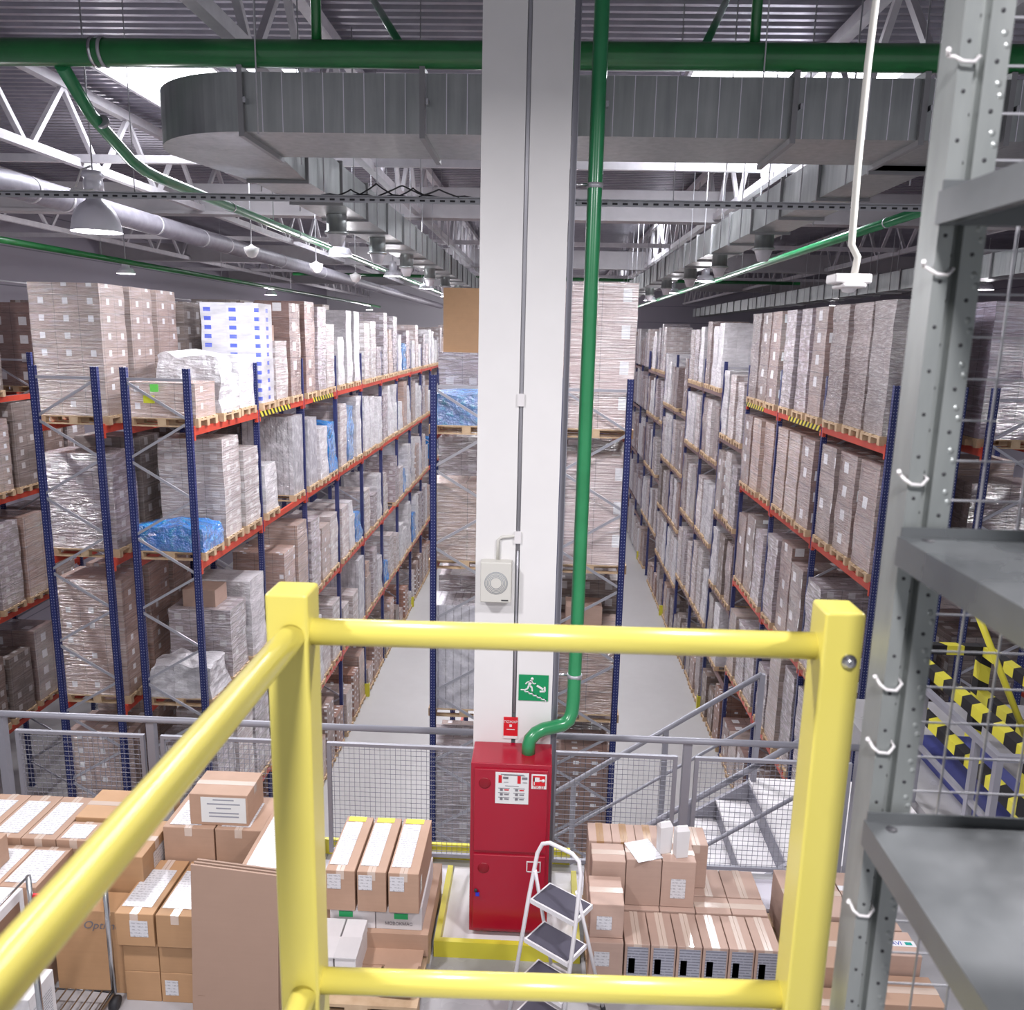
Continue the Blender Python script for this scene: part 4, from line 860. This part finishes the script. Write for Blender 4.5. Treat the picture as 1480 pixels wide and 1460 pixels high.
# stack behind it
for k,(z0,z1) in enumerate(((-4.1,-3.89),(-3.888,-3.68))):
    for j,(x0,x1) in enumerate(((-2.49,-2.27),(-2.265,-2.05))):
        carton('brown carton in the left stack, %s layer, %s column'%(['bottom','second'][k],['left','right'][j]),x0,x1,4.30,4.62,z0,z1,'card_orange','left stack cartons',None,papers=[('front',.12,.5,.25,.75,'paper_print')] if (k,j)==(0,1) else ())
for j,(x0,x1) in enumerate(((-2.50,-2.265),(-2.25,-2.015))):
    carton('long brown carton with white printed top sheet, %s of the pair on the left stack'%['left','right'][j],x0,x1,4.26,4.78,-3.676,-3.455,'card_orange','long cartons','y',papers=[('top',.06,.85,.12,.8,'paper_print')]+([('front',.38,.85,.3,.8,'paper_print')] if j==0 else []))
o=carton('large orange-brown carton with handwriting left of the left stack',-2.95,-2.51,4.35,4.53,-4.1,-3.52,'card_orange',None,None)
text('Optimo',.075,'print_grey',o,(-2.64,4.348,-3.62),shear=.35)
o=carton('wide orange-brown carton behind the handwritten one',-2.88,-2.75,4.54,4.94,-4.1,-3.52,'card_orange',None,'x')
for j,(x0,x1,y0,y1,z1) in enumerate(((-2.44,-2.1,4.80,5.2,-3.225),(-2.09,-1.78,4.80,5.2,-3.225),(-1.77,-1.46,4.3,5.1,-3.2))):
    carton('tall brown carton with white top sheet behind the left stack, %s from left'%names[j],x0,x1,y0,y1,-4.1,z1,'card','tall cartons with white top sheets','y',papers=[('top',.1,.72,.08,.8,'paper_print')])
o=carton('brown carton with large white notice on its front, on top of the left stack',-2.27,-1.88,4.84,5.14,-3.222,-3.0,'card',None,'x',papers=[('front',.2,.97,.1,.92,'sign_white')])
for i,(w_,z) in enumerate(((.14,-3.04),(.22,-3.07),(.10,-3.10),(.20,-3.135),(.2,-3.16))):
    q=MB(); q.box(-2.04-w_/2,-2.04+w_/2,4.836,4.8372,z,z+.009); q.build('printed_line','barcode_grey',o)
# labelled tall cartons left
o=carton('tall orange-brown carton with handwriting at the mesh railing',-3.12,-2.86,4.95,5.3,-4.1,-3.28,'card_orange',None,'x')
text('DAPS',.06,'print_grey',o,(-3.0,4.948,-3.46),shear=.3)
for j,(x0,x1,y0,y1) in enumerate(((-2.84,-2.6,4.98,5.4),(-2.74,-2.46,4.55,4.95))):
    carton('orange-brown carton with small white side label behind the yellow rail, %s one'%['back','front'][j],x0,x1,y0,y1,-4.1,-3.22-.06*j,'card_orange','cartons with side label','x',papers=[('right',.35,.75,.75,.92,'paper_print')])
carton('flat orange-brown carton lying beside the long cartons',-2.9,-2.76,4.40,4.9,-3.516,-3.40,'card_orange',None,'x')
# far left rows with white sheets
for j in range(5):
    x=-4.06+.235*j
    carton('long brown carton with white printed sheet at the left edge, %s in the row'%ords[j],x,x+.23,4.72,5.22 if j<4 else 4.93,-4.1,-3.30,'card','long cartons at the left edge','y',papers=[('top',.1,.8,.1,.85,'paper_print')])
for j in range(3):
    x=-3.7+.235*j
    carton('brown carton with white sheet in the second left row, %s one'%ords[j],x,x+.23,4.3,4.70,-4.1,-3.34,'card','second row cartons','y',papers=[('top',.05,.9,.1,.9,'paper_print')])
carton('reddish brown carton standing higher at the left picture edge',-3.75,-3.32,4.30,4.55,-3.335,-3.15,'card',None,None)
o=carton('white crate with brown tape strips at the left picture edge',-3.47,-3.02,3.75,4.22,-4.1,-3.28,'card_white',None,'y',tm='tape_brown',papers=[('right',.1,.9,.7,.93,'card_dark')])
q=MB(); q.box(-2.975,-2.85,4.22,4.235,-3.34,-3.325); q.build('red_strap','red_strap',o)
# wire roll container
t=thing('roll_container','chromed wire roll container with a slatted shelf at lower left','roll container',(-2.6,3.9,-4.1))
for x,y in ((-2.52,4.22),(-2.98,4.22),(-2.52,3.55),(-2.98,3.55)):
    b=MB(); b.tube([(x,y,-3.98),(x,y,-3.2)],.016,10); b.build('upright','steel_bright',t)
    b=MB(); b.lathe([(0,-.02),(.045,-.02),(.045,.02),(0,.02)],(x,y,-4.05),14,0,'x'); b.build('castor','black_rubber',t)
b=MB(); 
for k in range(9): b.tube([(-2.97+.055*k,3.56,-3.955),(-2.97+.055*k,4.21,-3.955)],.005,6)
b.build('shelf_rods','steel_bright',t)
b=MB(); b.tube([(-2.98,3.55,-3.97),(-2.52,3.55,-3.97),(-2.52,4.22,-3.97),(-2.98,4.22,-3.97),(-2.98,3.55,-3.97)],.012,8); b.build('base_frame','steel_bright',t)
b=MB()
for z in (-3.2,-3.27): b.tube([(-2.52,3.3,z),(-2.52,4.22,z)],.007,6)
for x in (-2.52,-2.98): b.tube([(x,3.55,-3.2),(x,4.22,-3.2)],.007,6)
b.build('side_rails','steel_bright',t)
o=carton('white carton with dark print standing in the wire roll container',-2.93,-2.6,3.58,3.8,-3.949,-3.45,'card_white',None,None,papers=[('right',.15,.85,.5,.85,'paper_dense')])
text('MAPS',.07,'print_grey',o,(-2.597,3.69,-3.85),rot=(PI/2,0,PI/2),shear=.2)
# ---------------------------------------------------------------- yellow guard rail close to the eye

t=thing('yellow_guard_rail','glossy yellow guard rail of square posts and round bars in the foreground','guard rail',(0,1.2,-2.1))
Yr=1.24; 
for x0,x1,nm in ((-.425,-.358,'l'),(.432,.492,'r')):
    b=MB(); b.box(x0,x1,1.2,1.27,-2.3,-.398); b.build('post','yellow_paint',t,bevel=.006)
b=MB(); b.tube([(-.37,Yr-.01,-.468),(.445,Yr,-.466)],.0215,32); b.build('top_bar','yellow_paint',t)
b=MB(); b.tube([(-.37,Yr-.01,-1.112),(.445,Yr,-1.102)],.0215,32); b.build('lower_bar','yellow_paint',t)
b=MB(); b.tube([(-.385,1.22,-.468),(-.385,-1.6,-.468)],.0215,32); b.build('side_bar','yellow_paint',t)
b=MB(); b.tube([(-.385,1.22,-1.118),(-.385,-1.6,-1.118)],.0215,32); b.build('lower_side_bar','yellow_paint',t)
b=MB(); b.lathe([(0,.010),(.006,.010),(.007,.006),(.011,.004),(.012,0)],(.472,1.199,-.474),16,0,'y'); b.build('bolt','steel_bright',t)
# ---------------------------------------------------------------- grey steel shelving close at right
noisy('galv_green',(.235,.255,.25),(.34,.36,.35),.38,14,.45,ms=(1,1,.25))
noisy('galv_shelf',(.11,.12,.125),(.17,.18,.185),.3,4,.4,rr=(.2,.45))
t=thing('steel_shelving','grey galvanised steel shelving with a punched upright close at right','shelving',(.46,1.0,-2.1))
ux=lambda x: .434+(x-.412)*.053/.075
b=MB(); Yf=.985
for x0,x1,y0,y1 in ((.412,.415,Yf,Yf+.05),(.415,.433,Yf,Yf+.003),(.433,.436,Yf,Yf+.018),(.436,.452,Yf+.015,Yf+.018),(.452,.455,Yf,Yf+.018),(.455,.484,Yf,Yf+.003),(.484,.487,Yf,Yf+.05)):
    b.box(ux(x0),ux(x1),y0,y1,-2.2,1.4)
b.build('upright','galv_green',t)
b=MB(); z=-2.15
while z<1.35:
    for x in (.444,.469): b.lathe([(0,.0008),(.0024,.0008),(.0024,0)],(ux(x),Yf+(.015 if x<.45 else 0),z),8,0,'y')
    b.lathe([(0,.0008),(.0022,.0008),(.0022,0)],(ux(.424),Yf,z+.02),8,0,'y')
    z+=.05
tag(b.build('punched_holes','black_rubber',t),kind='stuff')
b=MB(); z=-2.13
while z<1.35:
    for dx,dz in ((0,0),(.004,-.012)): b.lathe([(0,.0016),(.0028,.0010),(.0042,0)],(ux(.476)+dx,Yf,z+.008+dz),8,0,'y')
    z+=.05
tag(b.build('pressed_dimples','galv_green',t),kind='stuff')
for z,nm in ((-.60,'lower'),(-.225,'middle'),(.165,'upper')):
    b=MB(); b.box(.428,1.5,.30,.975,z-.004,z); b.box(.425,.428,.30,.975,z-.035,z+.0); b.box(.428,1.5,.972,.975,z,z+.012); b.box(.428,1.5,.972,.975,z-.035,z-.004); b.box(.428,.44,.30,.975,z-.035,z-.032)
    tag(b.build('shelf','galv_shelf',t))
    q=MB(); q.lathe([(0,.0006),(.007,.0006),(.007,0)],(.452,.955,z+.0003),14); q.build('shelf_hole','black_rubber',t)
for z in (.30,.08,-.16,-.42,-.505,-.74):
    q=MB(); q.tube([(.427,Yf+.01,z+.008),(.428,Yf-.004,z+.003),(.435,Yf-.007,z-.002),(.447,Yf-.007,z-.003),(.455,Yf-.002,z+.004),(.456,Yf+.014,z+.006)],.002,8)
    q.tube([(.427,Yf+.01,z+.008),(.422,Yf+.0,z+.012)],.0026,6); q.build('cable_tie','white_plastic',t)
b=MB(); x=.545; Ym=1.03
while x<1.5: b.box(x-.0011,x+.0011,Ym,Ym+.0022,-1.8,1.3); x+=.05
z=-1.79
while z<1.3: b.box(.492,1.5,Ym+.0022,Ym+.0044,z-.0011,z+.0011); z+=.05
b.build('wire_mesh_back','wire_pale',t)
# ---------------------------------------------------------------- world, camera, render look
W=bpy.data.worlds.new('World'); S.world=W; W.use_nodes=True; bg=W.node_tree.nodes['Background']; bg.inputs[0].default_value=(.92,.92,1,1); bg.inputs[1].default_value=.32
for o in COL.objects:
    if o.parent is None: o.location.z+=H
cam=bpy.data.cameras.new('camera'); co=bpy.data.objects.new('camera',cam); COL.objects.link(co); S.camera=co
p,y,r=.20285,-.037515,.021974
cy,sy,cp,sp_,cr,sr=math.cos(y),math.sin(y),math.cos(p),math.sin(p),math.cos(r),math.sin(r)
Bm=Matrix(((1,0,0),(0,0,-1),(0,1,0))); Ry=Matrix(((cy,-sy,0),(sy,cy,0),(0,0,1))); Rp=Matrix(((1,0,0),(0,cp,-sp_),(0,sp_,cp))); Rr=Matrix(((cr,-sr,0),(sr,cr,0),(0,0,1)))
Mc=Rr@Rp@Bm@Ry
R3=Matrix((Mc[0],-Mc[1],-Mc[2])).transposed()
co.matrix_world=Matrix.Translation((0,0,H))@R3.to_4x4()
cam.sensor_width=36; cam.lens=1190.9/1480*36; cam.clip_start=.05; cam.clip_end=200
cam.dof.use_dof=True; cam.dof.focus_distance=8; cam.dof.aperture_fstop=7.5
S.view_settings.view_transform='Standard'; S.view_settings.look='None'; S.view_settings.gamma=1; S.view_settings.use_curve_mapping=False; S.view_settings.exposure=.6
try:
    S.cycles.use_denoising=True; S.cycles.max_bounces=6; S.cycles.diffuse_bounces=4; S.cycles.glossy_bounces=3; S.cycles.transmission_bounces=2; S.cycles.sample_clamp_indirect=6
except Exception: pass
